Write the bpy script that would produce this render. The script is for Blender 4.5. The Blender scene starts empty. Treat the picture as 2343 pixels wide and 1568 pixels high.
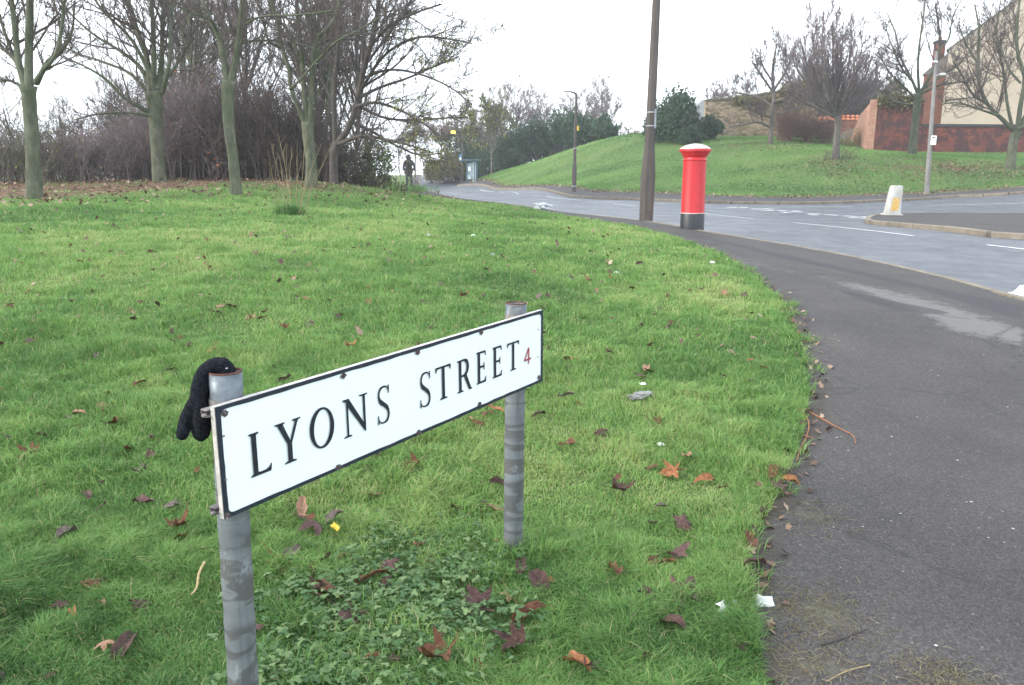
import bpy, math, random
import numpy as np
rng = np.random.default_rng(7)
random.seed(7)
sc = bpy.context.scene
col = sc.collection
RAD = math.radians

# ------------------------------------------------------------------ camera
FPX, CX, CY = 1850.0, 1171.5, 784.0          # focal length and centre, in units of a 2343 px wide frame
PITCH, ROLL, EYE = RAD(11.8), RAD(0.6), 1.5
R0 = np.array([1.0, 0, 0]); F0 = np.array([0, math.cos(PITCH), -math.sin(PITCH)]); U0 = np.array([0, math.sin(PITCH), math.cos(PITCH)])
RR = math.cos(ROLL)*R0 + math.sin(ROLL)*U0
UU = math.cos(ROLL)*U0 - math.sin(ROLL)*R0
EYEV = np.array([0, 0, EYE])
cam_data = bpy.data.cameras.new('camera'); cam = bpy.data.objects.new('camera', cam_data); col.objects.link(cam)
cam_data.sensor_width = 36.0; cam_data.lens = FPX/2343*36.0
cam_data.clip_start = 0.05; cam_data.clip_end = 3000
from mathutils import Matrix, Vector
_m = Matrix(((RR[0], UU[0], -F0[0], 0), (RR[1], UU[1], -F0[1], 0), (RR[2], UU[2], -F0[2], EYE), (0, 0, 0, 1)))
cam.matrix_world = _m
sc.camera = cam

# ------------------------------------------------------------------ sky, sun, exposure
SUN_EL, SUN_AZ = 24.0, 250.0       # azimuth measured clockwise from +Y: behind and to the left of the camera
w = bpy.data.worlds.new('World'); sc.world = w; w.use_nodes = True
nt = w.node_tree; nt.nodes.clear()
out = nt.nodes.new('ShaderNodeOutputWorld'); bg = nt.nodes.new('ShaderNodeBackground')
sky = nt.nodes.new('ShaderNodeTexSky'); sky.sky_type = 'NISHITA'; sky.sun_disc = False
sky.sun_elevation = RAD(SUN_EL); sky.sun_rotation = RAD(SUN_AZ); sky.air_density = 1.0; sky.dust_density = 3.0
tc = nt.nodes.new('ShaderNodeTexCoord')
nz = nt.nodes.new('ShaderNodeTexNoise'); nz.inputs['Scale'].default_value = 1.4; nz.inputs['Detail'].default_value = 5
cr = nt.nodes.new('ShaderNodeValToRGB'); cr.color_ramp.elements[0].position = 0.3; cr.color_ramp.elements[0].color = (10.6, 11.9, 13.6, 1)
cr.color_ramp.elements[1].position = 0.7; cr.color_ramp.elements[1].color = (13.8, 14.5, 15.3, 1)
mx = nt.nodes.new('ShaderNodeMix'); mx.data_type = 'RGBA'; mx.inputs[0].default_value = 0.85   # high thin cloud over the blue
nt.links.new(tc.outputs['Generated'], nz.inputs['Vector']); nt.links.new(nz.outputs['Fac'], cr.inputs['Fac'])
nt.links.new(sky.outputs['Color'], mx.inputs[6]); nt.links.new(cr.outputs['Color'], mx.inputs[7])
nt.links.new(mx.outputs[2], bg.inputs['Color']); bg.inputs['Strength'].default_value = 0.1
nt.links.new(bg.outputs[0], out.inputs['Surface'])
sl = bpy.data.lights.new('sun', 'SUN'); sl.energy = 2.0; sl.angle = RAD(11); sl.color = (1.0, 0.93, 0.83)
so = bpy.data.objects.new('sun', sl); col.objects.link(so)
_d = Vector((math.sin(RAD(SUN_AZ))*math.cos(RAD(SUN_EL)), math.cos(RAD(SUN_AZ))*math.cos(RAD(SUN_EL)), math.sin(RAD(SUN_EL))))
so.rotation_euler = _d.to_track_quat('Z', 'Y').to_euler(); so.location = (0, -5, 20)
sc.view_settings.view_transform = 'Standard'; sc.view_settings.look = 'None'
HAZE = .0011
sc.view_settings.exposure = 0.97; sc.view_settings.gamma = 1.0
sc.cycles.volume_bounces = 1; sc.cycles.max_bounces = 6; sc.cycles.transparent_max_bounces = 8

# ------------------------------------------------------------------ helpers
def dirs(px, py):
    px = np.asarray(px, float); py = np.asarray(py, float)
    return F0 + ((px-CX)/FPX)[..., None]*RR + ((CY-py)/FPX)[..., None]*UU
def U(px, py, Y):
    """point seen at (px,py) on the photo, Y metres ahead"""
    d = dirs(px, py); return EYEV + d*(np.asarray(Y)/d[..., 1])[..., None]
def UZ(px, py, z):
    d = dirs(px, py); return EYEV + d*((z-EYE)/d[..., 2])[..., None]
def proj(P):
    q = np.asarray(P) - EYEV; f = q@F0
    return CX + FPX*(q@RR)/f, CY - FPX*(q@UU)/f

# terrain: thin plate spline through measured points
_c = []
for px, py, z in [(1172,1250,0),(558,1660,0),(1583,527,.5),(1478,508,.52),(1750,552,.40),(1886,578,.36),(2006,600,.33),(2126,630,.30),(2343,692,.22),
                  (1453,503,.52),(1273,485,.55),(1161,469,.6),(1420,515,.536),(1560,552,.5),(1650,590,.45),(1740,640,.4),(1835,770,.27),(1850,940,.16),
                  (1760,1170,.07),(1720,1400,.02),(2343,1000,.08),(2343,1568,0),(0,1568,.03),(0,1100,.15),(0,800,.36),(0,600,.62),(600,700,.42),(1000,600,.5),(300,520,.72),
                  (1300,650,.4),(900,850,.25)]:
    p = UZ(px, py, z); _c.append(p)
for px, py, Y in [(80,458,16.7),(360,418,22),(540,447,18),(713,428,21),(763,422,22.7),(0,455,16),(935,470,19.7),(665,490,14.2),
                  (976,449,30),(1077,461,25),(980,441,34.6),(935,432,44),(1080,418,78),(1050,424,72),(1133,429.5,60),(1301,445,42),(1453,453,37.5),(1558,458,35),
                  (1686,462,33.5),(1846,462,33.5),(2006,456,34.5),(2343,438,35),(1111,418,64),(1215,425,53),(1350,435,43),(1497,442,39.5),(1686,450,36.3),(1886,450,36.5),
                  (2118,442,37.5),(2343,428,37),(1992,504,21.5),(2343,536,16),(2343,488,25),(1440,312,62),(1762,330,52),(1912,362,44),(2088,352,47),(2310,388,42),
                  (1660,312,60),(1850,316,58),(2000,345,52),(2343,356,50),(1130,397,74),(1250,362,70),(1350,328,67),(950,415,80),(830,404,110),(1600,390,45),(1400,385,52)]:
    _c.append(U(px, py, Y))
_c += [np.array(p, float) for p in [(-4,0,0.02),(0,-3,-.05),(5,0,-.03),(-12,3,.2),(-25,14,.7),(-30,30,.7),(-45,50,-.5),(-16,40,.7),(-70,90,-4),(-110,20,-2),(-40,0,.2),(14,3,.05),(30,8,.3),
       (70,20,1.6),(90,60,4),(25,66,4.5),(45,62,4.6),(60,50,4.0),(30,100,4.4),(0,100,2.5),(-8,100,1.2),(-20,135,-2.0),(30,150,2),(90,120,4),(-60,170,-8),(-10,190,-6),(20,-30,-1),(-40,-30,-1)]]
_c = np.array(_c); _s = 40.0
def _k(r2): return 0.5*r2*np.log(np.maximum(r2, 1e-12))
_x = _c[:, :2]/_s; _n = len(_c)
_r2 = ((_x[:, None]-_x[None])**2).sum(-1)
_A = np.zeros((_n+3, _n+3)); _A[:_n, :_n] = _k(_r2)+np.eye(_n)*2e-5; _A[:_n, _n] = 1; _A[:_n, _n+1:] = _x; _A[_n, :_n] = 1; _A[_n+1:, :_n] = _x.T
_w = np.linalg.solve(_A, np.concatenate([_c[:, 2], np.zeros(3)]))
def gz(x, y):
    x = np.atleast_1d(np.asarray(x, float)); y = np.atleast_1d(np.asarray(y, float)); sh = x.shape
    x = x.ravel(); y = y.ravel(); o = np.empty(len(x))
    for i in range(0, len(x), 60000):
        a = x[i:i+60000]/_s; b = y[i:i+60000]/_s
        v = _w[_n] + _w[_n+1]*a + _w[_n+2]*b
        r2 = (a[:, None]-_x[None, :, 0])**2 + (b[:, None]-_x[None, :, 1])**2
        o[i:i+60000] = v + _k(r2)@_w[:_n]
    # beyond the measured part settle on a broad, slightly falling plain
    xx, yy = x, y
    d = np.sqrt(np.maximum(0, np.maximum(np.abs(xx-5)-85, 0))**2 + np.maximum(0, np.maximum(yy-170, -28-yy))**2)
    t = np.clip(d/60, 0, 1); t = t*t*(3-2*t)
    o = o*(1-t) + (-7.0)*t
    return o.reshape(sh)
def g1(x, y): return float(gz(x, y)[0])
def G(px, py, dz=0.0):
    """ground point seen at a pixel"""
    d = dirs(px, py); Ys = np.concatenate([np.linspace(.8, 30, 500), np.linspace(30.1, 160, 900)])
    P = EYEV + d[None]*(Ys/d[1])[:, None]
    h = P[:, 2] - gz(P[:, 0], P[:, 1]) - dz; i = np.argmax(h < 0)
    if h[i] >= 0: i = len(Ys)-1
    a, b = Ys[max(i-1, 0)], Ys[i]
    for _ in range(18):
        m = (a+b)/2; p = EYEV + d*(m/d[1])
        if p[2] < gz(p[0], p[1])[0]+dz: b = m
        else: a = m
    return EYEV + d*(a/d[1])
# ------------------------------------------------------------------ mesh building
_loc = {}
class MB:
    """collects geometry in world coordinates; build() links it as one mesh object"""
    def __init__(s): s.v = []; s.n = 0; s.f = []; s.a = []
    def add(s, V, F, val=None):
        V = np.asarray(V, float).reshape(-1, 3)
        if isinstance(F, np.ndarray): s.f.append(F + s.n)
        else:
            by = {}
            for f in F: by.setdefault(len(f), []).append(f)
            for k in by: s.f.append(np.array(by[k]) + s.n)
        s.v.append(V); s.n += len(V)
        s.a.append(np.full(len(V), 0.5) if val is None else (np.full(len(V), val) if np.isscalar(val) else np.asarray(val, float).ravel()))
        return s
    def box(s, c, size, rz=0.0, bev=0.0, M=None):
        """box with its bottom centre at c; bev chamfers every edge"""
        hx, hy, h = size[0]/2, size[1]/2, size[2]
        if bev <= 0:
            V = np.array([(x, y, z) for z in (0, h) for x, y in ((-hx,-hy),(hx,-hy),(hx,hy),(-hx,hy))], float)
            F = [(0,3,2,1),(4,5,6,7),(0,1,5,4),(1,2,6,5),(2,3,7,6),(3,0,4,7)]
        else:
            b = min(bev, hx*.45, hy*.45, h*.45)
            V = []
            for z, k in ((0, b), (b, 0), (h-b, 0), (h, b)):
                X, Y = hx-k, hy-k
                V += [(-X+b,-Y,z),(X-b,-Y,z),(X,-Y+b,z),(X,Y-b,z),(X-b,Y,z),(-X+b,Y,z),(-X,Y-b,z),(-X,-Y+b,z)]
            V = np.array(V, float); F = [tuple(range(7,-1,-1)), tuple(range(24, 32))]
            for r in range(3):
                for i in range(8):
                    j = (i+1) % 8; F.append((r*8+i, r*8+j, r*8+8+j, r*8+8+i))
        if M is not None: V = V@np.array(M).T
        c_, s_ = math.cos(rz), math.sin(rz)
        V = np.stack([V[:, 0]*c_-V[:, 1]*s_, V[:, 0]*s_+V[:, 1]*c_, V[:, 2]], 1) + np.array(c, float)
        return s.add(V, F)
    def tubes(s, P, R, k=6, cap=False, val=None):
        """P (B,n,3) centrelines, R (B,n) radii"""
        P = np.asarray(P, float); R = np.asarray(R, float)
        if P.ndim == 2: P = P[None]; R = np.broadcast_to(R, P.shape[1])[None]
        B, n, _ = P.shape
        T = np.gradient(P, axis=1); T /= np.linalg.norm(T, axis=2, keepdims=True)+1e-12
        m = T.mean(1); ref = np.where(np.abs(m[:, 2:3]) > .75*np.linalg.norm(m, axis=1, keepdims=True), np.array([[1., .1, 0]]), np.array([[0, 0, 1.]]))
        u = np.cross(T, ref[:, None]); u /= np.linalg.norm(u, axis=2, keepdims=True)+1e-12
        v = np.cross(T, u)
        a = np.arange(k)*2*math.pi/k
        ring = P[:, :, None] + R[:, :, None, None]*(np.cos(a)[None, None, :, None]*u[:, :, None] + np.sin(a)[None, None, :, None]*v[:, :, None])
        V = ring.reshape(-1, 3)
        b, i, j = np.meshgrid(np.arange(B), np.arange(n-1), np.arange(k), indexing='ij')
        j2 = (j+1) % k; o = b*n*k
        F = np.stack([o+i*k+j, o+i*k+j2, o+(i+1)*k+j2, o+(i+1)*k+j], -1).reshape(-1, 4)
        if val is not None and not np.isscalar(val): val = np.repeat(np.asarray(val), n*k)
        s.add(V, F, val)
        if cap:
            base = s.n - len(V)
            for bb in range(B):
                o = base + bb*n*k
                s.f.append(np.array([[o+q for q in range(k)][::-1]])); s.f.append(np.array([[o+(n-1)*k+q for q in range(k)]]))
        return s
    def lathe(s, prof, c, k=32, ax=None, cap=True, squash=1.0):
        """prof [(r,z)...] turned about a vertical (or leaning) axis through c"""
        c = np.array(c, float); ax = np.array([0, 0, 1.]) if ax is None else np.array(ax, float); ax = ax/np.linalg.norm(ax)
        u = np.cross(ax, [0, 1., 0]); u /= np.linalg.norm(u); v = np.cross(ax, u)
        a = np.arange(k)*2*math.pi/k + math.pi/k
        V = np.concatenate([c + ax*z + r*(np.cos(a)[:, None]*u + squash*np.sin(a)[:, None]*v) for r, z in prof])
        n = len(prof); F = [(i*k+j, i*k+(j+1) % k, (i+1)*k+(j+1) % k, (i+1)*k+j) for i in range(n-1) for j in range(k)]
        if cap: F += [tuple(range(k))[::-1], tuple((n-1)*k+q for q in range(k))]
        return s.add(V, F)
    def prism(s, poly, o, e1, e2, e3, t):
        """polygon (a,b) in the plane o + a*e1 + b*e2, extruded by t along e3"""
        o, e1, e2, e3 = (np.array(q, float) for q in (o, e1, e2, e3)); p = np.array(poly, float); n = len(p)
        A = o + p[:, :1]*e1 + p[:, 1:]*e2; V = np.concatenate([A, A+e3*t])
        F = [tuple(range(n)), tuple(range(2*n-1, n-1, -1))] + [(i, (i+1) % n+0, (i+1) % n+n, i+n)[::-1] for i in range(n)]
        return s.add(V, F)
    def build(s, name, m, parent=None, loc=None, smooth=False, attr=None, extra=None):
        V = np.concatenate(s.v); A = np.concatenate(s.a)
        if loc is None: loc = _loc[parent.name] if parent is not None else (0, 0, 0)
        loc = np.array(loc, float); V = V - loc
        me = bpy.data.meshes.new(name); me.vertices.add(len(V)); me.vertices.foreach_set('co', V.astype(np.float32).ravel())
        nl = sum(f.size for f in s.f); nf = sum(len(f) for f in s.f)
        me.loops.add(nl); me.polygons.add(nf)
        me.loops.foreach_set('vertex_index', np.concatenate([f.ravel() for f in s.f]).astype(np.int32))
        tot = np.concatenate([np.full(len(f), f.shape[1]) for f in s.f]); st = np.concatenate([[0], np.cumsum(tot)[:-1]])
        me.polygons.foreach_set('loop_start', st.astype(np.int32))
        me.update(calc_edges=True); me.validate()
        if attr:
            at = me.attributes.new(attr, 'FLOAT', 'POINT'); at.data.foreach_set('value', A.astype(np.float32))
        for nm, arr in (extra or {}).items():
            at = me.attributes.new(nm, 'FLOAT', 'POINT'); at.data.foreach_set('value', np.asarray(arr, np.float32).ravel())
        me.polygons.foreach_set('use_smooth', np.ones(nf, bool))
        if not smooth and nf < 20000: me.set_sharp_from_angle(angle=RAD(32))
        if m is not None: me.materials.append(m)
        o = bpy.data.objects.new(name, me); col.objects.link(o)
        if parent is not None:
            o.parent = parent; o.location = Vector(tuple(loc - np.array(_loc[parent.name])))
        else: o.location = Vector(tuple(loc))
        _loc[o.name] = tuple(loc)
        return o
def tag(o, label=None, cat=None, group=None, kind=None):
    if label: o['label'] = label
    if cat: o['category'] = cat
    if group: o['group'] = group
    if kind: o['kind'] = kind
    return o
def thing(name, label, cat, loc=(0, 0, 0), group=None):
    o = bpy.data.objects.new(name, None); col.objects.link(o); o.empty_display_size = .2
    o.location = Vector(tuple(float(q) for q in loc)); _loc[o.name] = tuple(loc)
    return tag(o, label, cat, group)
def copy_thing(root, loc, rz, label, scale=1.0, group=None):
    r = root.copy(); col.objects.link(r); r.location = Vector(tuple(float(q) for q in loc)); r.rotation_euler = (0, 0, rz); r.scale = (scale,)*3
    r['label'] = label
    if group: r['group'] = group
    for ch in list(root.children):
        c = ch.copy(); col.objects.link(c); c.parent = r
    return r

# ------------------------------------------------------------------ materials
class NT:
    def __init__(s, name, rough=.8, spec=.3):
        s.m = bpy.data.materials.new(name); s.m.use_nodes = True; s.t = s.m.node_tree; s.t.nodes.clear()
        s.out = s.t.nodes.new('ShaderNodeOutputMaterial'); s.b = s.t.nodes.new('ShaderNodeBsdfPrincipled')
        s.t.links.new(s.b.outputs[0], s.out.inputs[0]); s.b.inputs['Roughness'].default_value = rough; s.b.inputs['Specular IOR Level'].default_value = spec
        s.tc = s.t.nodes.new('ShaderNodeTexCoord')
    def L(s, a, b): s.t.links.new(a, b)
    def noise(s, scale, detail=4, rough=.6, vec=None, mp=None, dist=0):
        n = s.t.nodes.new('ShaderNodeTexNoise'); n.inputs['Scale'].default_value = scale; n.inputs['Detail'].default_value = detail
        n.inputs['Roughness'].default_value = rough; n.inputs['Distortion'].default_value = dist
        v = vec or s.tc.outputs['Object']
        if mp:
            q = s.t.nodes.new('ShaderNodeMapping'); q.inputs['Scale'].default_value = mp; s.L(v, q.inputs[0]); v = q.outputs[0]
        s.L(v, n.inputs['Vector']); return n.outputs['Fac']
    def vor(s, scale, feat='F1', out='Distance', mp=None):
        n = s.t.nodes.new('ShaderNodeTexVoronoi'); n.inputs['Scale'].default_value = scale; n.feature = feat
        v = s.tc.outputs['Object']
        if mp:
            q = s.t.nodes.new('ShaderNodeMapping'); q.inputs['Scale'].default_value = mp; s.L(v, q.inputs[0]); v = q.outputs[0]
        s.L(v, n.inputs['Vector']); return n.outputs[out]
    def ramp(s, fac, stops, interp='LINEAR'):
        r = s.t.nodes.new('ShaderNodeValToRGB'); r.color_ramp.interpolation = interp; e = r.color_ramp.elements
        while len(e) < len(stops): e.new(.5)
        for i, (p, c) in enumerate(stops):
            e[i].position = p; e[i].color = (c, c, c, 1) if np.isscalar(c) else (*c, 1)
        s.L(fac, r.inputs[0]); return r.outputs[0]
    def mix(s, f, a, b, mode='MIX'):
        n = s.t.nodes.new('ShaderNodeMix'); n.data_type = 'RGBA'; n.blend_type = mode
        for q, i in ((f, 0), (a, 6), (b, 7)):
            if hasattr(q, 'is_linked') or hasattr(q, 'links'): s.L(q, n.inputs[i])
            elif i == 0: n.inputs[0].default_value = q
            else: n.inputs[i].default_value = (*q, 1) if not np.isscalar(q) else (q, q, q, 1)
        return n.outputs[2]
    def math(s, op, a, b=0.0, c=None):
        n = s.t.nodes.new('ShaderNodeMath'); n.operation = op
        for i, q in enumerate((a, b, c)):
            if q is None: continue
            if hasattr(q, 'links'): s.L(q, n.inputs[i])
            else: n.inputs[i].default_value = q
        return n.outputs[0]
    def attr(s, name):
        n = s.t.nodes.new('ShaderNodeAttribute'); n.attribute_name = name; return n.outputs['Fac']
    def rand(s):
        return s.t.nodes.new('ShaderNodeObjectInfo').outputs['Random']
    def color(s, c):
        if hasattr(c, 'links'): s.L(c, s.b.inputs['Base Color'])
        else: s.b.inputs['Base Color'].default_value = (*c, 1)
        return s
    def bump(s, h, strength=.4, dist=.01):
        n = s.t.nodes.new('ShaderNodeBump'); n.inputs['Strength'].default_value = strength; n.inputs['Distance'].default_value = dist
        s.L(h, n.inputs['Height']); s.L(n.outputs[0], s.b.inputs['Normal']); return s
def simple(name, c1, c2=None, scale=8, rough=.8, bump=.3, bd=.01, detail=5, spec=.3, metal=0.0, mp=None):
    n = NT(name, rough, spec); c2 = c2 or tuple(q*.7 for q in c1)
    f = n.noise(scale, detail, mp=mp); n.color(n.ramp(f, [(.3, c2), (.7, c1)])); n.bump(f, bump, bd); n.b.inputs['Metallic'].default_value = metal
    return n.m

# soil and turf below the blades
n = NT('turf', .95, .1)
f = n.noise(3.0, 6); g = n.noise(.35, 4); h = n.noise(40, 3, mp=(1, 1, 1))
c = n.mix(n.ramp(f, [(.35, 0.), (.65, 1.)]), (.075, .12, .04), (.13, .20, .065))
c = n.mix(n.ramp(g, [(.4, 0.), (.65, .8)]), c, (.17, .21, .08))
c = n.mix(n.ramp(h, [(.35, .5), (.6, 0.)]), c, (.045, .07, .02))
lit = n.math('ADD', n.attr('litter'), n.math('MULTIPLY', n.math('SUBTRACT', n.noise(2.2, 6, .75), .5), 1.3))
lf = n.ramp(n.vor(9, 'F1', 'Color'), [(.15, (.06, .036, .025)), (.45, (.13, .08, .052)), (.8, (.23, .155, .10))])
c = n.mix(n.ramp(lit, [(.42, 0.), (.6, 1.)]), c, lf)
n.color(c); n.bump(n.noise(60, 4), .8, .03)
M_turf = n.m
# grass blades: every blade has its own tone
n = NT('grass_blades', .55, .25)
c = n.ramp(n.attr('tone'), [(0., (.042, .10, .035)), (.22, (.092, .20, .058)), (.48, (.16, .305, .085)), (.78, (.275, .43, .13)), (.88, (.45, .46, .21)), (1., (.42, .35, .21))])
n.color(c); tr = n.t.nodes.new('ShaderNodeBsdfTranslucent'); n.L(c, tr.inputs[0]); ms = n.t.nodes.new('ShaderNodeMixShader'); ms.inputs[0].default_value = .4
n.L(n.b.outputs[0], ms.inputs[1]); n.L(tr.outputs[0], ms.inputs[2]); n.L(ms.outputs[0], n.out.inputs[0])
M_grass = n.m
def leafmat(name, stops, attr='tone', rough=.6, trans=.3):
    n = NT(name, rough, .25)
    a = n.attr(attr); c = n.ramp(a, stops)
    n.color(c); tr = n.t.nodes.new('ShaderNodeBsdfTranslucent'); n.L(c, tr.inputs[0]); ms = n.t.nodes.new('ShaderNodeMixShader'); ms.inputs[0].default_value = trans
    n.L(n.b.outputs[0], ms.inputs[1]); n.L(tr.outputs[0], ms.inputs[2]); n.L(ms.outputs[0], n.out.inputs[0]); return n.m
# asphalt footway
n = NT('footway_asphalt', .85, .35)
ch = n.vor(150, 'F1', 'Color'); chd = n.vor(110, 'F1', 'Distance')
base = n.ramp(n.noise(1.3, 6, .65), [(.3, (.043, .039, .038)), (.7, (.066, .060, .058))])
c = n.mix(.75, base, n.mix(1.0, base, n.ramp(ch, [(.1, .55), (.45, .95), (.75, 1.45), (.93, 2.2)]), 'MULTIPLY'))
c = n.mix(n.ramp(n.vor(14, 'F1', 'Distance'), [(.05, .6), (.09, 0.)]), c, (.25, .25, .25))
ragged = n.math('MULTIPLY', n.math('SUBTRACT', n.noise(7, 8, .75), .5), 1.5)
c = n.mix(n.ramp(n.math('ADD', n.attr('pale'), ragged), [(.45, 0.), (.75, .8)]), c, (.155, .148, .142))
c = n.mix(n.ramp(n.math('ADD', n.attr('dark'), n.math('MULTIPLY', ragged, .25)), [(.47, 0.), (.53, .75)]), c, (.036, .037, .041))
c = n.mix(n.ramp(n.math('ADD', n.attr('moss'), ragged), [(.45, 0.), (.8, .5)]), c, n.mix(n.noise(60, 3), (.075, .075, .04), (.17, .155, .105)))
c = n.mix(n.ramp(n.math('ADD', n.attr('grit'), ragged), [(.4, 0.), (.7, .8)]), c, (.05, .042, .032))
ck = n.vor(.55, 'DISTANCE_TO_EDGE', 'Distance'); cn = n.math('ADD', ck, n.math('MULTIPLY', n.math('SUBTRACT', n.noise(5, 5), .5), .1))
c = n.mix(n.ramp(n.math('ABSOLUTE', cn), [(.0, .85), (.006, 0.)]), c, (.03, .03, .03))
n.color(c); n.bump(n.math('ADD', chd, n.noise(25, 4)), .5, .006)
M_path = n.m
n = NT('road_asphalt', .5, .5)
c = n.ramp(n.noise(.5, 6, .65, mp=(1, .35, 1)), [(.3, (.043, .050, .063)), (.7, (.066, .075, .091))])
c = n.mix(n.ramp(n.noise(3, 5), [(.42, 0.), (.62, .45)]), c, (.125, .135, .15))
c = n.mix(.4, c, n.mix(1.0, c, n.ramp(n.vor(70, 'F1', 'Color'), [(.2, .6), (.8, 1.6)]), 'MULTIPLY'))
ck = n.vor(.12, 'DISTANCE_TO_EDGE', 'Distance'); cn = n.math('ADD', ck, n.math('MULTIPLY', n.math('SUBTRACT', n.noise(2, 5), .5), .12))
c = n.mix(n.ramp(n.math('ABSOLUTE', cn), [(.0, .6), (.01, 0.)]), c, (.05, .05, .055))
n.color(c); n.L(n.ramp(n.noise(1.1, 4), [(.3, .42), (.7, .62)]), n.b.inputs['Roughness']); n.bump(n.vor(70), .25, .004)
M_road = n.m
def stone_kerb():
    n = NT('kerb_stone', .85, .3)
    c = n.ramp(n.noise(4, 6), [(.3, (.15, .125, .10)), (.7, (.26, .225, .18))]); c = n.mix(n.ramp(n.noise(25, 3), [(.5, 0.), (.7, .5)]), c, (.09, .10, .05))
    n.color(c); n.bump(n.noise(40, 4), .4, .005); return n.m
M_kerb = stone_kerb()
n = NT('road_paint', .7, .4)
f = n.noise(22, 6, .7); n.color(n.ramp(f, [(.36, (.16, .165, .17)), (.5, (.66, .68, .68))])); M_paint = n.m

# ------------------------------------------------------------------ curves on the ground
def curve(pts, n=None, step=None):
    P = np.array(pts, float)
    Q = np.vstack([2*P[0]-P[1], P, 2*P[-1]-P[-2]]); o = []
    for i in range(1, len(Q)-2):
        t = np.linspace(0, 1, 24, endpoint=False)[:, None]; a, b, c_, d = Q[i-1], Q[i], Q[i+1], Q[i+2]
        o.append(.5*((2*b)+(-a+c_)*t+(2*a-5*b+4*c_-d)*t*t+(-a+3*b-3*c_+d)*t**3))
    o = np.vstack(o+[P[-1:]]); L = np.concatenate([[0], np.cumsum(np.linalg.norm(np.diff(o, axis=0), axis=1))])
    if n is None: n = max(2, int(L[-1]/step)+1)
    s = np.linspace(0, L[-1], n); return np.stack([np.interp(s, L, o[:, k]) for k in range(o.shape[1])], 1)
def gp(l): return [G(x, y)[:2] for x, y in l]
def inside(P, poly):
    x, y = P[:, 0], P[:, 1]; r = np.zeros(len(x), bool); q = np.asarray(poly); j = len(q)-1
    for i in range(len(q)):
        xi, yi, xj, yj = q[i, 0], q[i, 1], q[j, 0], q[j, 1]
        if yi != yj: r ^= ((yi > y) != (yj > y)) & (x < (xj-xi)*(y-yi)/(yj-yi)+xi)
        j = i
    return r
def soft(P, poly, wdt):
    """1 inside, 0 outside, ramp of width wdt"""
    q = np.asarray(poly, float); o = np.zeros(len(P))
    sel = ((P > q.min(0)-wdt) & (P < q.max(0)+wdt)).all(1)
    if not sel.any(): return o
    S = P; P = P[sel]; d = np.full(len(P), 1e9)
    for i in range(len(q)):
        a, b = q[i-1], q[i]; ab = b-a; t = np.clip(((P-a)@ab)/(ab@ab+1e-12), 0, 1); r_ = P-a-t[:, None]*ab; d = np.minimum(d, r_[:, 0]**2+r_[:, 1]**2)
    d = np.sqrt(d); o[sel] = np.clip(.5+np.where(inside(P, q), d, -d)/wdt, 0, 1); return o

LE = [(0.55,-6.),(0.45,-2.),(0.55,.5),(.68,1.6)] + gp([(1720,1400),(1700,1300),(1725,1235),(1765,1160),(1812,1060),(1842,970),(1850,870),(1832,780),(1795,700),(1735,640),(1650,588),(1560,552),(1420,516),(1301,498),(1189,474),(1077,460.5),(976,448)])
_k2 = LE[-1]
LE += [(-4.3, 35.5), (-5.3, 40.), (-7.2, 55.), (-9.5, 75), (-12, 100), (-16, 130)]
LEc = curve(LE, step=.12)
NK = [(7.5,-8.),(7.6,-2.),(7.3,3.5),(6.5,6.3)] + gp([(2343,690),(2246,660),(2126,629),(2006,601),(1886,577),(1750,552),(1610,531),(1453,504),(1273,484),(1161,468)])
NK += [(LE[-7][0]+.9, LE[-7][1]+.3), (-3.5, 35.7), (-4.5, 40.2), (-6.4, 55.2), (-8.7, 75), (-11.2, 100), (-15.2, 130)]
NKc = curve(NK, step=.12)
FK = [(-11.0, 131), (-6.4, 101), (-4.2, 85)] + gp([(1050,424),(1133,429.5),(1301,445),(1453,453),(1558,457.5),(1686,461),(1846,462),(2006,457),(2170,448),(2343,438)]) + [(30,36.5),(45,38),(80,44)]
FB = [(-8.0, 131), (-3.4, 101), (-1.4, 85)] + gp([(1068,415.5),(1133,420),(1215,425.5),(1350,435),(1497,442),(1686,450),(1886,450.5),(2118,442.5),(2343,428.5)]) + [(30,39.5),(45,41.5),(80,48)]
FK = FK[::-1]; FB = FB[::-1]
FKc = curve(FK, step=.3); FBc = curve(FB, step=.3)

def ribbon(name, A, B, na, nb, m, dz=0.0, kind='structure', skirt=0.0, rug=0.0):
    A = curve(A, na); B = curve(B, na); t = np.linspace(0, 1, nb)[None, :, None]
    P = (A[:, None]*(1-t) + B[:, None]*t).reshape(-1, 2); z = gz(P[:, 0], P[:, 1]) + dz
    V = np.column_stack([P, z]); i, j = np.meshgrid(np.arange(na-1), np.arange(nb-1), indexing='ij'); q = i*nb+j
    F = np.stack([q, q+1, q+nb+1, q+nb], -1).reshape(-1, 4)
    # orient upwards
    a, b, c_ = V[F[0, 0]], V[F[0, 1]], V[F[0, 2]]
    if np.cross(b-a, c_-a)[2] < 0: F = F[:, ::-1]
    mb = MB(); mb.add(V, F); return mb, V
ROAD_DZ = -.10
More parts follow.
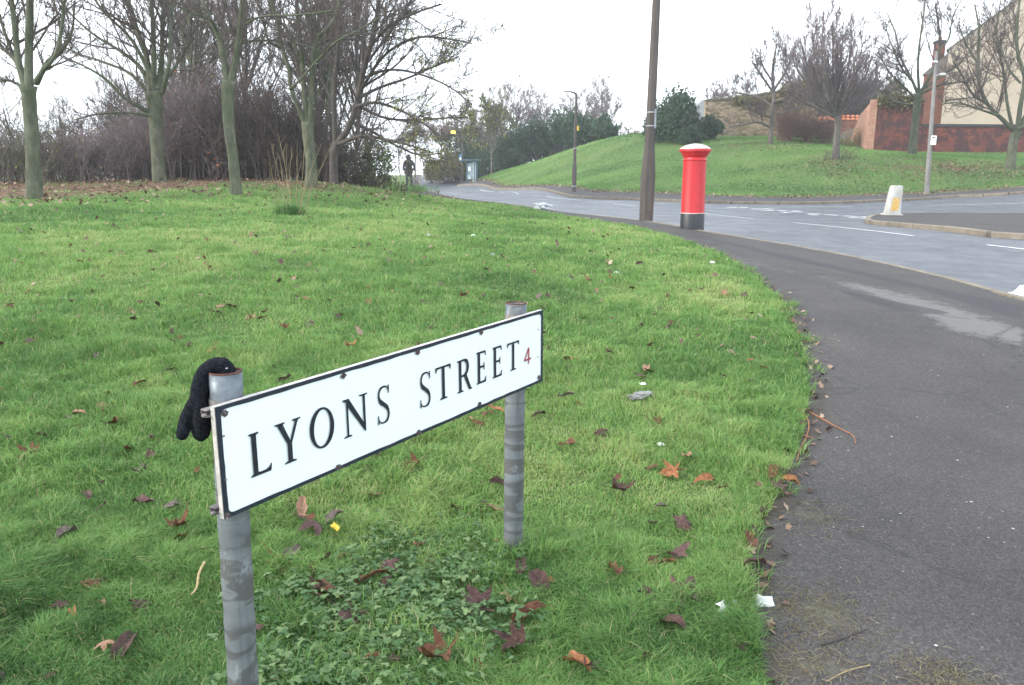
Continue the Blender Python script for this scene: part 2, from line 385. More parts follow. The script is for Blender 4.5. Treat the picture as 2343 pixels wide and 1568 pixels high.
# ground sheet
def axis(lo, hi, c0, fine, g_):
    r = [c0]
    while r[-1] < hi: r.append(r[-1]+fine+g_*abs(r[-1]-c0))
    l = [c0]
    while l[-1] > lo: l.append(l[-1]-fine-g_*abs(l[-1]-c0))
    return np.array(l[::-1][:-1]+r)
xs = axis(-900, 900, 0, .12, .022); ys = axis(-120, 1500, 3, .14, .015)
XX, YY = np.meshgrid(xs, ys); gx = XX.ravel(); gy = YY.ravel(); GZ = gz(gx, gy)
road_poly2 = np.vstack([NKc[::10], FKc[::-4], [(80, 20), (80, -20), (9, -20)]])
GP = np.column_stack([gx, gy])
dip = soft(GP, road_poly2, 1.2)*.35
near = (np.abs(gx) < 90) & (gy < 140); dip[~near] = 0
pathpoly = np.vstack([LEc[::8], NKc[::8][::-1]])
dipp = np.where(near, soft(GP, pathpoly, .3), 0)*.05
litter_near = np.vstack([gp([(0,470),(180,450),(400,440),(600,428),(760,435),(850,440)]), [(-6.5,40),(-12,60),(-60,60),(-40,14)]])
lt = soft(GP, litter_near, 5.0)*.86
for pl, w_ in ((gp([(1850,375),(2050,362),(2343,372),(2343,410),(2100,408),(1950,400)]), 5.), (gp([(1600,330),(1720,322),(1860,330),(1860,345),(1700,352)]), 5.), (gp([(1860,342),(1960,342),(1960,352),(1860,350)]), 2.)):
    lt = np.maximum(lt, soft(GP, np.array(pl), w_)*.62)
fbp = np.vstack([FBc[::4], FBc[::-4]+np.array([.35, .9])])
lt = np.maximum(lt, soft(GP, fbp, 1.2)*.8)
hp = gp([(1080,412),(1140,396),(1250,360),(1350,326),(1400,318)]); hp = np.vstack([hp, np.array(hp)[::-1]+np.array([-1.5, 3.])])
lt = np.maximum(lt, soft(GP, hp, 3.)*.9); lt[~near] = .3
mb = MB(); nx = len(xs); i, j = np.meshgrid(np.arange(len(ys)-1), np.arange(nx-1), indexing='ij'); q = i*nx+j
mb.add(np.column_stack([gx, gy, GZ-dip-dipp]), np.stack([q, q+1, q+nx+1, q+nx], -1).reshape(-1, 4))
tag(mb.build('ground', M_turf, smooth=True, extra={'litter': lt}), 'rolling green turf with brown leaf litter under the trees', 'ground', kind='structure')
# main road with the mouth of the side road
mb, V = ribbon('road', NK, FK, 420, 60, M_road, ROAD_DZ)
rp = [(45,38),(80,44),(80,-8),(7.5,-8),(7.6,-2)]
tag(mb.build('road', M_road, smooth=True), 'grey blue asphalt road curving away past the post box', 'road', kind='structure')
# the part of the road mouth and side road to the right, outside the first ribbon
# footway by the lawn
mb, V = ribbon('footway', LE, NK, 900, 110, M_path, .006)
pj = np.stack(proj(V), 1); ok = (V[:, 1] > .9)
def pm(poly, w_): return np.where(ok, soft(pj, np.array(poly, float), w_), 0)
pale = np.maximum(pm([(1870,632),(2000,655),(2150,690),(2300,740),(2343,752),(2343,790),(2230,770),(2190,762),(2100,715),(2000,680)], 40), pm([(1480,540),(1600,560),(1760,600),(1900,640),(1890,650),(1740,615),(1600,575)], 30)*.62)
dark = np.maximum(pm([(1500,530),(1640,552),(1800,595),(1950,625),(2100,660),(2343,735),(2343,700),(2200,672),(2050,640),(1900,605),(1750,572),(1600,540)], 8), pm([(1900,655),(2050,690),(2180,715),(2160,722),(2050,712),(1950,680)], 12)*.9)
moss = np.zeros(len(V))
for q in ([(1800,1150),(1930,1165),(1925,1215),(1830,1225)], [(1745,1330),(1900,1340),(2010,1430),(1960,1460),(1800,1440),(1745,1420)], [(1740,1440),(1880,1480),(2000,1568),(1740,1568)], [(1840,760),(1930,770),(1960,800),(1850,810)], [(1840,930),(1920,945),(1940,980),(1850,985)]): moss = np.maximum(moss, pm(q, 60)*.75)
# strip of soil and debris right along the lawn edge
vn_edge = .5+.5*np.sin(V[:, 1]*3.1+np.sin(V[:, 1]*7.3)*1.4)*np.sin(V[:, 1]*1.3+1)
_wd = np.linalg.norm(curve(LE, 900)-curve(NK, 900), axis=1)[:, None]; dE = (_wd*np.linspace(0, 1, 110)[None]).ravel()
grit = np.clip(1-dE/(.10+.30*vn_edge), 0, 1)*.85; grit[V[:, 1] > 12] *= .8
tag(mb.build('footway', M_path, smooth=True, extra={'pale': pale, 'dark': dark, 'moss': moss, 'grit': grit}), 'worn patched asphalt footway between the lawn and the kerb', 'pavement', kind='structure')
# far footway
mb, V = ribbon('far_footway', FK, FB, 260, 8, M_path, .004)
zz = np.zeros(len(V))
tag(mb.build('pavement', M_path, smooth=True, extra={'pale': zz+.25, 'dark': zz, 'moss': zz, 'grit': zz}), 'narrow asphalt pavement along the foot of the grass hill', 'pavement', kind='structure')

def kerb(name, C, side, wdt, top, label, st=.915, x0=None, x1=None):
    """kerb stones laid end to end along curve C; the road lies on side (+1 right of travel)"""
    c_ = curve(C, step=st); mb = MB()
    if x0 is not None: c_ = c_[x0:x1]
    for i in range(len(c_)-1):
        a, b = c_[i], c_[i+1]; t = (b-a)/np.linalg.norm(b-a); nrm = np.array([t[1], -t[0]])*side
        a = a+t*.006; b = b-t*.006; r_ = (rng.random()-.5)*.006
        za, zb = gz(np.array([a[0], b[0]]), np.array([a[1], b[1]]))+top+r_
        o1, o2 = nrm*.0, nrm*wdt; bev = .018; dn = .16
        V = []
        for p, z in ((a, za), (b, zb)):
            V += [(*(p+o1), z-dn), (*(p+o1), z), (*(p+nrm*(wdt-bev)), z), (*(p+o2), z-bev), (*(p+o2), z-dn)]
        F = [(0,1,6,5),(1,2,7,6),(2,3,8,7),(3,4,9,8),(4,3,2,1,0),(5,6,7,8,9)]
        if side > 0: F = [f[::-1] for f in F]
        mb.add(V, F)
    return tag(mb.build(name, M_kerb), label, 'kerb', kind='structure')
kerb('kerb', NK, 1, .125, .012, 'line of worn kerb stones between footway and road')
kerb('kerb', FK, -1, .125, .014, 'low kerb stones along the pavement below the hill')
# traffic corner beyond the road: raised asphalt footway with broad kerb stones
nose = G(1992, 502)[:2]
IK = [G(2343,478)[:2]+np.array([14, 3.]), G(2343,487)[:2]+np.array([3, .6]), G(2343,488)[:2], G(2200,487)[:2], G(2090,488)[:2], G(2035,490)[:2], G(2003,493)[:2], nose, G(2010,506)[:2], G(2060,510)[:2], G(2154,517.5)[:2], G(2240,526)[:2], G(2343,536)[:2], G(2343,536)[:2]+np.array([3.5, -1.6]), G(2343,536)[:2]+np.array([16, -6.])]
IKc = curve(IK, step=.25)
half = int(np.argmin(np.linalg.norm(IKc-nose, axis=1)))
m_ = min(half, len(IKc)-1-half)
A_ = curve(IKc[:half+1][::-1][:], 60); B_ = curve(IKc[half:], 60)
mb = MB(); t = np.linspace(0, 1, 10)[None, :, None]; P = (A_[:, None]*(1-t)+B_[:, None]*t).reshape(-1, 2)
i, j = np.meshgrid(np.arange(59), np.arange(9), indexing='ij'); q = i*10+j; F = np.stack([q, q+1, q+11, q+10], -1).reshape(-1, 4)
V = np.column_stack([P, gz(P[:, 0], P[:, 1])+.004])
a, b, c_ = V[F[40, 0]], V[F[40, 1]], V[F[40, 2]]
if np.cross(b-a, c_-a)[2] < 0: F = F[:, ::-1]
mb.add(V, F); zz = np.zeros(len(V))
tag(mb.build('pavement', M_path, extra={'pale': zz, 'dark': zz+.1, 'moss': zz, 'grit': zz}), 'dark asphalt pavement corner behind the small bollard', 'pavement', kind='structure')
kerb('kerb', IKc[::2], 1, .15, .014, 'broad kerb stones round the corner by the bollard')

# white lines
def dash(mb, a, b, wdt):
    c_ = curve([a, (np.array(a)+b)/2, b], step=.4); t = (np.array(b)-a); t = t/np.linalg.norm(t); nn = np.array([t[1], -t[0]])*wdt/2
    L_, R_ = c_+nn, c_-nn; V = [(*p, g1(*p)+ROAD_DZ+.006) for pr in zip(L_, R_) for p in pr]
    mb.add(V, [(2*k, 2*k+1, 2*k+3, 2*k+2)[::-1] if False else (2*k, 2*k+2, 2*k+3, 2*k+1) for k in range(len(c_)-1)])
mb = MB()
def rd(px, py): return G(px, py, ROAD_DZ)[:2]
for a, b, wd in [((1610,489),(1724,501),.10),((1814,510),(2090,540.6),.10),((2258,561),(2420,580),.10),((1403,466.8),(1453,472),.1),((1470,474),(1500,477),.1),
                 ((1145,439.5),(1186,444.5),.07),((1098,434.5),(1130,438),.07),((1250,450),(1330,459),.1),
                 ((1806,474),(1952,473.4),.1),((2116,470.5),(2343,465),.1)]:
    dash(mb, rd(*a), rd(*b), wd)
for a, b in [((645,132),(700,134)),((715,134),(762,135)),((780,142),(850,144)),((850,141),(905,144)),((848,150),(915,152)),((935,151),(990,154)),((1005,158),(1080,161)),((1020,153),(1060,155)),
             ((955,160),(1000,164)),((1100,168),(1180,171)),((1110,175),(1170,178)),((1200,175),(1280,179)),((1308,182),(1390,186)),((1340,192),(1400,195)),((1408,187),(1455,190)),((1415,195),(1452,198))]:
    cv = lambda p: ((1500+p[0]/2.343)*.9372, (450+p[1]/2.343)*.9372)
    dash(mb, rd(*cv(a)), rd(*cv(b)), .26)
dash(mb, rd(2300,672), rd(2420,690), .30)
o = mb.build('road_markings', M_paint); tag(o, 'white broken centre lines and give way dashes on the road', 'road markings', kind='structure')
# ------------------------------------------------------------------ value noise (numpy)
_nr = np.random.default_rng(3); _tab = _nr.random((64, 64))
def vnoise(x, y, s):
    x = x/s; y = y/s; xi = np.floor(x).astype(int); yi = np.floor(y).astype(int); fx = x-xi; fy = y-yi
    fx = fx*fx*(3-2*fx); fy = fy*fy*(3-2*fy); t = lambda a, b: _tab[a % 64, b % 64]
    return (t(xi, yi)*(1-fx)+t(xi+1, yi)*fx)*(1-fy)+(t(xi, yi+1)*(1-fx)+t(xi+1, yi+1)*fx)*fy

# ------------------------------------------------------------------ street name sign
TL = U(491, 933, 1.82); TR = U(1242.4, 709.4, 3.06)
BLz = U(503, 1202.8, 1.815)[2]; BRz = U(1238, 867.6, 3.055)[2]
ph = ((TL[2]-BLz)+(TR[2]-BRz))/2
e1 = TR-TL; plen = np.linalg.norm(e1); e1 /= plen
e2 = np.array([0, 0, 1.]); e2 = e2-e1*(e2@e1); e2 /= np.linalg.norm(e2)
e3 = np.cross(e1, e2)                     # faces the viewer
if e3@(EYEV-TL) < 0: e3 = -e3
O = TL-e2*ph                              # bottom left corner of the face
def uv(cx, cy):
    """photo crop point -> metres on the plate"""
    d = dirs((400+cx/2.34)*.9372, (680+cy/2.34)*.9372); t = ((O-EYEV)@e3)/(d@e3); p = EYEV+d*t-O; return p@e1, p@e2
SG = (float((O+e1*plen/2)[0]), float((O+e1*plen/2)[1]), 0.0); SG = (SG[0], SG[1], g1(SG[0], SG[1]))
sign = thing('street_sign', 'white street nameplate with black border on two grey posts in the grass', 'street sign', SG)
n = NT('sign_enamel', .6, .2)
c = n.ramp(n.noise(6, 5), [(.3, (.78, .85, .86)), (.7, (.82, .89, .90))]); c = n.mix(n.ramp(n.noise(150, 2, mp=(1, 1, .5)), [(.73, 0.), (.76, .5)]), c, (.35, .35, .33)); c = n.mix(n.ramp(n.noise(11, 8, .8, dist=1.5), [(.66, 0.), (.8, .3)]), c, (.5, .52, .48))
n.color(c); M_white = n.m
n = NT('sign_black', .45, .5)
c = n.ramp(n.noise(60, 4), [(.3, (.008, .014, .026)), (.7, (.02, .03, .046))]); c = n.mix(n.ramp(n.noise(38, 6, .75), [(.66, 0.), (.72, .8)]), c, (.45, .43, .40)); n.color(c); M_black = n.m
M_letter = simple('letter_black', (.022, .028, .036), (.010, .014, .020), 60, .6, .1)
M_red = simple('numeral_red', (.42, .06, .07), (.28, .05, .05), 60, .5, .1)
n = NT('weathered_aluminium', .5, .5); c = n.ramp(n.noise(30, 6, .7), [(.3, (.32, .30, .29)), (.55, (.55, .52, .50)), (.75, (.62, .60, .58))]); n.color(c); n.b.inputs['Metallic'].default_value = .25; M_alu = n.m
M_rust = simple('rust', (.16, .07, .035), (.05, .03, .03), 60, .9, .5)
M_steelb = simple('dull_steel_bracket', (.30, .27, .26), (.12, .11, .11), 50, .6, .3, metal=.2)
TH = .017
def rrect(x0, y0, x1, y1, r, k=5):
    P = []
    for cx_, cy_, a0 in ((x1-r, y0+r, -90), (x1-r, y1-r, 0), (x0+r, y1-r, 90), (x0+r, y0+r, 180)):
        for i in range(k+1): a = RAD(a0+90*i/k); P.append((cx_+r*math.cos(a), cy_+r*math.sin(a)))
    return P
mb = MB(); mb.prism([(0,0),(plen,0),(plen,ph),(0,ph)], O-e3*.002, e1, e2, -e3, TH-.002); mb.build('backing_board', M_alu, sign)
b = .013
mb = MB(); mb.prism(rrect(b*.6, b*.6, plen-b*.6, ph-b*.6, .004), O-e3*.001, e1, e2, -e3, .0015)
mb.build('plate_face', M_white, sign)
# black painted border with rounded inner corners and a rusty chip here and there
mb = MB(); inn = rrect(b+.001, b-.002, plen-b-.001, ph-b+.002, .016, 6)
def outer_pt(p):
    x, y = p; c_ = ((0 if x < plen/2 else plen), (0 if y < ph/2 else ph))
    return x, y
outp = []
for (x, y) in inn:
    dx = min(x, plen-x); dy = min(y, ph-y)
    if dx <= b+1e-9 and dy <= b+.021: outp.append((0 if x < plen/2 else plen, y if dy > b+.0195 else (y if dy > b*2 else (0 if y < ph/2 else ph))))
    elif dy <= b+1e-9: outp.append((x, 0 if y < ph/2 else ph))
    else: outp.append((0 if x < plen/2 else plen, 0 if y < ph/2 else ph))
m_ = len(inn); A_ = np.array(inn); B_ = np.array(outp, float)
# densify the long sides so that the edge can wander like brush work
def dens(A, B, st=.02):
    a, b_ = [], []
    for i in range(len(A)):
        j = (i+1) % len(A); n_ = max(1, int(np.linalg.norm(A[j]-A[i])/st))
        for q in range(n_): a.append(A[i]+(A[j]-A[i])*q/n_); b_.append(B[i]+(B[j]-B[i])*q/n_)
    return np.array(a), np.array(b_)
A_, B_ = dens(A_, B_); cen = np.array([plen/2, ph/2]); jit = (vnoise(A_[:, 0]*1, A_[:, 1]*3, .05)-.5)*.0028
A_ = A_+np.sign(cen-A_)*jit[:, None]*(np.abs(A_-B_) > 1e-4)
V3 = lambda P, h: O+P[:, :1]*e1+P[:, 1:]*e2+e3*h
m_ = len(A_); mb.add(np.vstack([V3(A_, .0010), V3(B_, .0010)]), [(i, (i+1) % m_, (i+1) % m_+m_, i+m_) for i in range(m_)])
mb.build('border', M_black, sign)
# lettering
def sweep(pts, wd, n=40):
    c_ = curve(pts, n=n); w_ = np.interp(np.linspace(0, 1, n), np.linspace(0, 1, len(wd)), wd); t = np.gradient(c_, axis=0); t /= np.linalg.norm(t, axis=1, keepdims=True)
    nn = np.stack([-t[:, 1], t[:, 0]], 1); L_ = c_+nn*w_[:, None]/2; R_ = c_-nn*w_[:, None]/2; return L_, R_
GL = {
 'L': [[(0,1),(.46,1),(.46,.965),(.34,.94),(.34,.09),(.42,.068),(.72,.072),(.88,.11),(.95,.175),(1,.17),(.95,0),(0,0),(0,.035),(.11,.06),(.11,.94),(0,.965)]],
 'Y': [[(0,1),(.38,1),(.38,.97),(.31,.95),(.56,.53),(.78,.94),(.68,.97),(.68,1),(1,1),(1,.97),(.9,.95),(.62,.46),(.62,.06),(.76,.035),(.76,0),(.3,0),(.3,.035),(.44,.06),(.44,.46),(.1,.95),(0,.97)]],
 'N': [[(0,0),(.32,0),(.32,.03),(.205,.06),(.205,.78),(.86,0),(.9,0),(.9,.95),(1,.97),(1,1),(.66,1),(.66,.97),(.81,.95),(.81,.25),(.24,1),(0,1),(0,.97),(.13,.91),(.13,.06),(0,.03)]],
 'T': [[(0,1),(1,1),(1,.84),(.95,.85),(.9,.935),(.59,.945),(.59,.06),(.74,.035),(.74,0),(.26,0),(.26,.035),(.41,.06),(.41,.945),(.1,.935),(.05,.85),(0,.84)]],
 'E': [[(0,1),(.92,1),(.98,.84),(.92,.84),(.84,.935),(.36,.94),(.36,.55),(.7,.55),(.75,.64),(.81,.64),(.81,.4),(.75,.4),(.7,.485),(.36,.485),(.36,.075),(.5,.062),(.82,.075),(.94,.19),(1,.185),(.95,0),(0,0),(0,.035),(.12,.06),(.12,.94),(0,.965)]],
 
}
lm = MB(); rm = MB()
def put(mb, poly, u0, u1, v0, v1, h=.0022):
    P = np.array([(u0+(u1-u0)*x, v0+(v1-v0)*y) for x, y in poly]); mb.add(V3(P, h), [tuple(range(len(P)))])
def glyph(ch, lx, rx, topc, botc, mb=None):
    mb = lm if mb is None else mb
    u0 = uv(lx, (topc[1]+botc[1])/2)[0]; u1 = uv(rx, (topc[1]+botc[1])/2)[0]
    v1 = uv(*topc)[1]; v0 = uv(*botc)[1]
    if ch == 'O':
        k = 48; a = np.arange(k)*2*math.pi/k
        Po = np.stack([u0+(u1-u0)*(.5+.5*np.cos(a)), v0+(v1-v0)*(.5+.515*np.sin(a))], 1)
        Pi = np.stack([u0+(u1-u0)*(.5+.335*np.cos(a+.0)), v0+(v1-v0)*(.5+.455*np.sin(a+.12))], 1)
        mb.add(np.vstack([V3(Po, .0022), V3(Pi, .0022)]), [(i, (i+1) % k, (i+1) % k+k, i+k) for i in range(k)])
    elif ch == 'S':
        L_, R_ = sweep([(.93,.83),(.80,.94),(.56,.98),(.26,.93),(.13,.77),(.22,.62),(.5,.51),(.80,.38),(.90,.22),(.76,.06),(.46,.015),(.2,.05),(.06,.16)], [.05,.045,.05,.09,.15,.15,.13,.15,.16,.09,.045,.04,.05])
        q = lambda P: np.stack([u0+(u1-u0)*P[:, 0], v0+(v1-v0)*P[:, 1]], 1); n_ = len(L_)
        mb.add(np.vstack([V3(q(L_), .0022), V3(q(R_), .0022)]), [(i, i+1, i+1+n_, i+n_) for i in range(n_-1)])
        put(mb, [(.86,.99),(.97,1.0),(.97,.77),(.90,.77)], u0, u1, v0, v1, .00235); put(mb, [(.02,.0),(.12,0),(.10,.24),(.02,.24)], u0, u1, v0, v1, .00235)
    elif ch == 'R':
        put(mb, [(0,1),(.5,1),(.42,.955),(.28,.945),(.28,.06),(.40,.035),(.40,0),(0,0),(0,.035),(.11,.06),(.11,.94),(0,.965)], u0, u1, v0, v1)
        L_, R_ = sweep([(.22,.975),(.45,.975),(.66,.90),(.72,.74),(.64,.58),(.45,.50),(.22,.50)], [.05,.06,.13,.17,.13,.07,.05]); q = lambda P: np.stack([u0+(u1-u0)*P[:, 0], v0+(v1-v0)*P[:, 1]], 1); n_ = len(L_)
        mb.add(np.vstack([V3(q(L_), .0024), V3(q(R_), .0024)]), [(i, i+1, i+1+n_, i+n_) for i in range(n_-1)])
        put(mb, [(.42,.51),(.62,.52),(.93,.055),(1,.03),(1,0),(.80,0)], u0, u1, v0, v1, .0026)
    else:
        for P in GL[ch]: put(mb, P, u0, u1, v0, v1)
for a in [('L',489,612,(512,882),(498,1140)),('Y',636,785,(700,815),(712,1055)),('O',830,972,(905,737),(890,972)),('N',1022,1164,(1095,672),(1090,893)),('S',1217,1288,(1255,612),(1250,828)),
          ('S',1460,1522,(1495,533),(1490,733)),('T',1551,1638,(1596,498),(1592,690)),('R',1675,1757,(1715,460),(1715,644)),('E',1785,1840,(1812,416),(1812,598)),('E',1877,1930,(1903,388),(1903,563)),('T',1960,2027,(1995,362),(1991,525))]:
    lm = MB(); glyph(*a); lm.build('letter', M_letter, sign)
_u0, _u1 = uv(2057, 450)[0], uv(2095, 440)[0]; _v0, _v1 = uv(2082, 487)[1], uv(2085, 393)[1]
put(rm, [(.60,0),(.76,0),(.76,1),(.60,.96)], _u0, _u1, _v0, _v1, .0022); put(rm, [(.60,1),(.76,1),(.16,.32),(0,.32)], _u0, _u1, _v0, _v1, .0024); put(rm, [(0,.23),(1,.23),(1,.34),(0,.34)], _u0, _u1, _v0, _v1, .0026)
rm.build('numeral', M_red, sign)
# screws and the rust round them
M_stain = simple('stain_brown', (.12, .10, .10), (.05, .045, .05), 90, .9, .4)
for cx_, cy_ in [(345,770),(340,900),(352,1150),(358,1370),(1024,557),(996,1078),(1449,420),(1452,880),(1812,308),(1803,717),(2136,292),(2134,448),(2143,562)]:
    u_, v_ = uv(cx_, cy_); p = O+e1*u_+e2*v_; k = 10; a = np.arange(k)*2*math.pi/k; r = .0032 if cx_ < 2000 else .0025
    V = [p+e3*.0018+(math.cos(t)*e1+math.sin(t)*e2)*r for t in a]+[p+e3*.004+(math.cos(t)*e1+math.sin(t)*e2)*r*.7 for t in a]
    mb = MB(); mb.add(V, [(i, (i+1) % k, (i+1) % k+k, i+k) for i in range(k)]+[tuple(range(k, 2*k))]); mb.build('screw', M_rust if cx_ > 400 else M_steelb, sign)
    if cy_ not in (292, 448, 900, 1150):
        k = 16; R_ = r*(1.8+1.6*rng.random(k)); P = np.array([(u_+R_[i]*math.cos(i*2*math.pi/k)*1.3, v_+R_[i]*math.sin(i*2*math.pi/k)) for i in range(k)])
        P[:, 0] = P[:, 0].clip(.001, plen-.001); P[:, 1] = P[:, 1].clip(.001, ph-.001)
        sm = MB(); sm.add(V3(P, .0015), [tuple(range(k))]); sm.build('rust_stain', M_stain, sign)
for cx_, cy_, s_, t_ in [(350,1365,.016,.012),(2140,565,.010,.010),(1450,425,.010,.008),(1010,1085,.016,.005),(1460,885,.013,.004)]:
    u_, v_ = uv(cx_, cy_); k = 22; R_ = .6+.5*rng.random(k); P = np.array([(u_+s_*R_[i]*math.cos(i*2*math.pi/k), v_+t_*R_[i]*math.sin(i*2*math.pi/k)) for i in range(k)])
    P[:, 0] = P[:, 0].clip(.001, plen-.001); P[:, 1] = P[:, 1].clip(.001, ph-.001); sm = MB(); sm.add(V3(P, .00135), [tuple(range(k))]); sm.build('rust_stain', M_stain, sign)
# posts: galvanised tube wound with weathered bands of old tape
n = NT('banded_post', .5, .5)
vz = n.noise(1.0, 3, .55, mp=(1.6, 1.6, 6.), dist=.25); band = n.ramp(vz, [(0., (.12, .13, .14)), (.40, (.155, .17, .185)), (.42, (.10, .102, .105)), (.47, (.105, .105, .108)), (.48, (.175, .195, .21)), (.545, (.14, .155, .17)), (.555, (.10, .105, .112)), (.61, (.09, .092, .096)), (.62, (.15, .165, .18))])
c = n.mix(n.ramp(n.noise(14, 7, .8, mp=(1, 1, .45)), [(.56, 0.), (.64, .6)]), band, (.30, .345, .38))
c = n.mix(n.ramp(n.noise(7, 6, .8), [(.58, 0.), (.70, .7)]), c, (.13, .105, .075)); c = n.mix(n.ramp(n.noise(5, 6, .75, mp=(3, 3, .5)), [(.55, 0.), (.7, .45)]), c, (.07, .075, .08))
_sp = n.t.nodes.new('ShaderNodeSeparateXYZ'); n.L(n.tc.outputs['Object'], _sp.inputs[0]); ln = n.math('ABSOLUTE', n.math('SUBTRACT', n.math('FRACT', n.math('ADD', n.math('MULTIPLY', _sp.outputs[2], 11.), n.math('MULTIPLY', n.noise(3.0, 3, .6), .8))), .5))
c = n.mix(n.ramp(ln, [(.0, .5), (.02, 0.)]), c, (.07, .065, .06)); c = n.mix(n.ramp(n.noise(8, 5, .7, mp=(5, 5, .25)), [(.52, 0.), (.68, .5)]), c, (.07, .075, .08)); c = n.mix(n.ramp(_sp.outputs[2], [(.02, .75), (.13, 0.)]), c, (.06, .055, .04))
n.color(c); n.bump(n.noise(30, 6), .35, .004); n.b.inputs['Metallic'].default_value = .1; M_post = n.m
M_lead = simple('galvanised', (.19, .225, .25), (.085, .10, .115), 28, .45, .25, metal=.35)
def behind(px, py, q):
    d = dirs(px, py); t = ((O-e3*q-EYEV)@e3)/(d@e3); return EYEV+d*t
def sign_post(top, bot, pxw, dent):
    # centre of the post lies behind the plate
    q = TH+.012+pxw; pt = behind(*top, q); pb_ = behind(*bot, q); hi = pt[2]; sl_ = (pt-pb_)[:2]/(pt-pb_)[2]; zb = g1(pt[0], pt[1])-.06; base = np.array([*(pt[:2]-sl_*(hi-zb)), zb]); off = sl_; global TOP
    TOP = pt
    ztop = hi; r = pxw; k = 40; a = np.arange(k)*2*math.pi/k
    mb = MB(); hs = np.linspace(zb, ztop, 46); lean = off
    def ringp(h, rr, dz=0):
        q = (h-base[2]); cx_ = base[0]+lean[0]*(h-zb); cy_ = base[1]+lean[1]*(h-zb)
        f = 1-dent*max(0, (h-ztop+.12)/.12)**2*np.maximum(0, np.cos(a+1.6))**3
        return np.stack([cx_+rr*f*np.cos(a), cy_+rr*f*np.sin(a), np.full(k, h)+dz], 1)
    V = [ringp(h, r+(.0011*((i//3) % 2))+.0006*math.sin(i*2.3)) for i, h in enumerate(hs)]
    tilt = .004*np.sin(a*2+1)
    V.append(ringp(ztop, r-.004)+np.stack([0*a, 0*a, 0*a], 1)); V += [ringp(h, r-.005) for h in np.linspace(ztop-.02, ztop-.3, 6)]
    n_ = len(V); mb.add(np.vstack(V), [(i*k+j, i*k+(j+1) % k, (i+1)*k+(j+1) % k, (i+1)*k+j) for i in range(n_-1) for j in range(k)])
    o = mb.build('post', M_post, sign, smooth=True)
    return base, r, lean, pt
PA, RA, LA, TA = sign_post((515, 850), (557, 1568), .0385, .0)
PB, RB, LB, TB = sign_post((1181, 694), (1174, 1250), .0385, .22)
# top rims, paler metal
for P_, r_, hi, L_ in ((PA, RA, TA[2], LA), (PB, RB, TB[2], LB)):
    zb = P_[2]; c0 = np.array([P_[0]+L_[0]*(hi-zb), P_[1]+L_[1]*(hi-zb), hi])
    k = 40; a = np.arange(k)*2*math.pi/k; dn = .22 if P_ is PB else 0; f = 1-dn*np.maximum(0, np.cos(a+1.6))**3
    rg = lambda rr, z: np.stack([c0[0]+rr*f*np.cos(a), c0[1]+rr*f*np.sin(a), np.full(k, hi+z)], 1)
    mb = MB(); V = np.vstack([rg(r_+.0015, -.075+.012*np.sin(a)[0]), rg(r_+.0017, .001), rg(r_-.0035, .0015), rg(r_-.006, -.04)]); 
    V[:k, 2] += .009*np.sin(a*2)
    mb.add(V, [(i*k+j, i*k+(j+1) % k, (i+1)*k+(j+1) % k, (i+1)*k+j) for i in range(3) for j in range(k)]); mb.build('post_collar', M_lead, sign, smooth=True)
    mb = MB(); V = np.vstack([rg(r_+.0021, -.0015), rg(r_+.0020, .0021), rg(r_-.0042, .0022), rg(r_-.0045, -.002)])
    mb.add(V, [(i*k+j, i*k+(j+1) % k, (i+1)*k+(j+1) % k, (i+1)*k+j) for i in range(3) for j in range(k)]); mb.build('rusty_rim', M_rust, sign, smooth=True)
# folded metal brackets clamped round the posts behind the plate
def bracket(uc, v, wd, P_, r_):
    mb = MB(); t = .0025
    for dv in (0, .016):
        mb.prism([(uc-wd, v+dv), (uc+wd, v+dv), (uc+wd, v+dv+t), (uc-wd, v+dv+t)], O-e3*(TH+.001), e1, e2, -e3, .022)
    mb.prism([(uc-wd, v+t), (uc+wd, v+t), (uc+wd, v+.016), (uc-wd, v+.016)], O-e3*(TH+.0205), e1, e2, -e3, .0022)
    z = (O+e1*uc+e2*(v+.008))[2]; k = 28; a = np.arange(k)*2*math.pi/k
    V = [(P_[0]+(r_+q)*math.cos(t_), P_[1]+(r_+q)*math.sin(t_), z+h) for q, h in ((.0018, -.011), (.004, -.011), (.004, .011), (.0018, .011)) for t_ in a]
    mb.add(V, [(i*k+j, i*k+(j+1) % k, ((i+1) % 4)*k+(j+1) % k, ((i+1) % 4)*k+j) for i in range(4) for j in range(k)])
    mb.build('bracket', M_steelb, sign)
for v in (ph-.026, .010):
    bracket(.068, v, .078, TA, RA); bracket((TB-O)@e1, v, .058, TB, RB)
for q in (.01, ph-.026):
    mb = MB(); mb.lathe([(.0052, 0), (.0052, .006), (.003, .009)], O-e3*(TH+.006)-e1*.0095+e2*(q+.006), 6, ax=-e1); mb.build('bolt', M_steelb, sign)

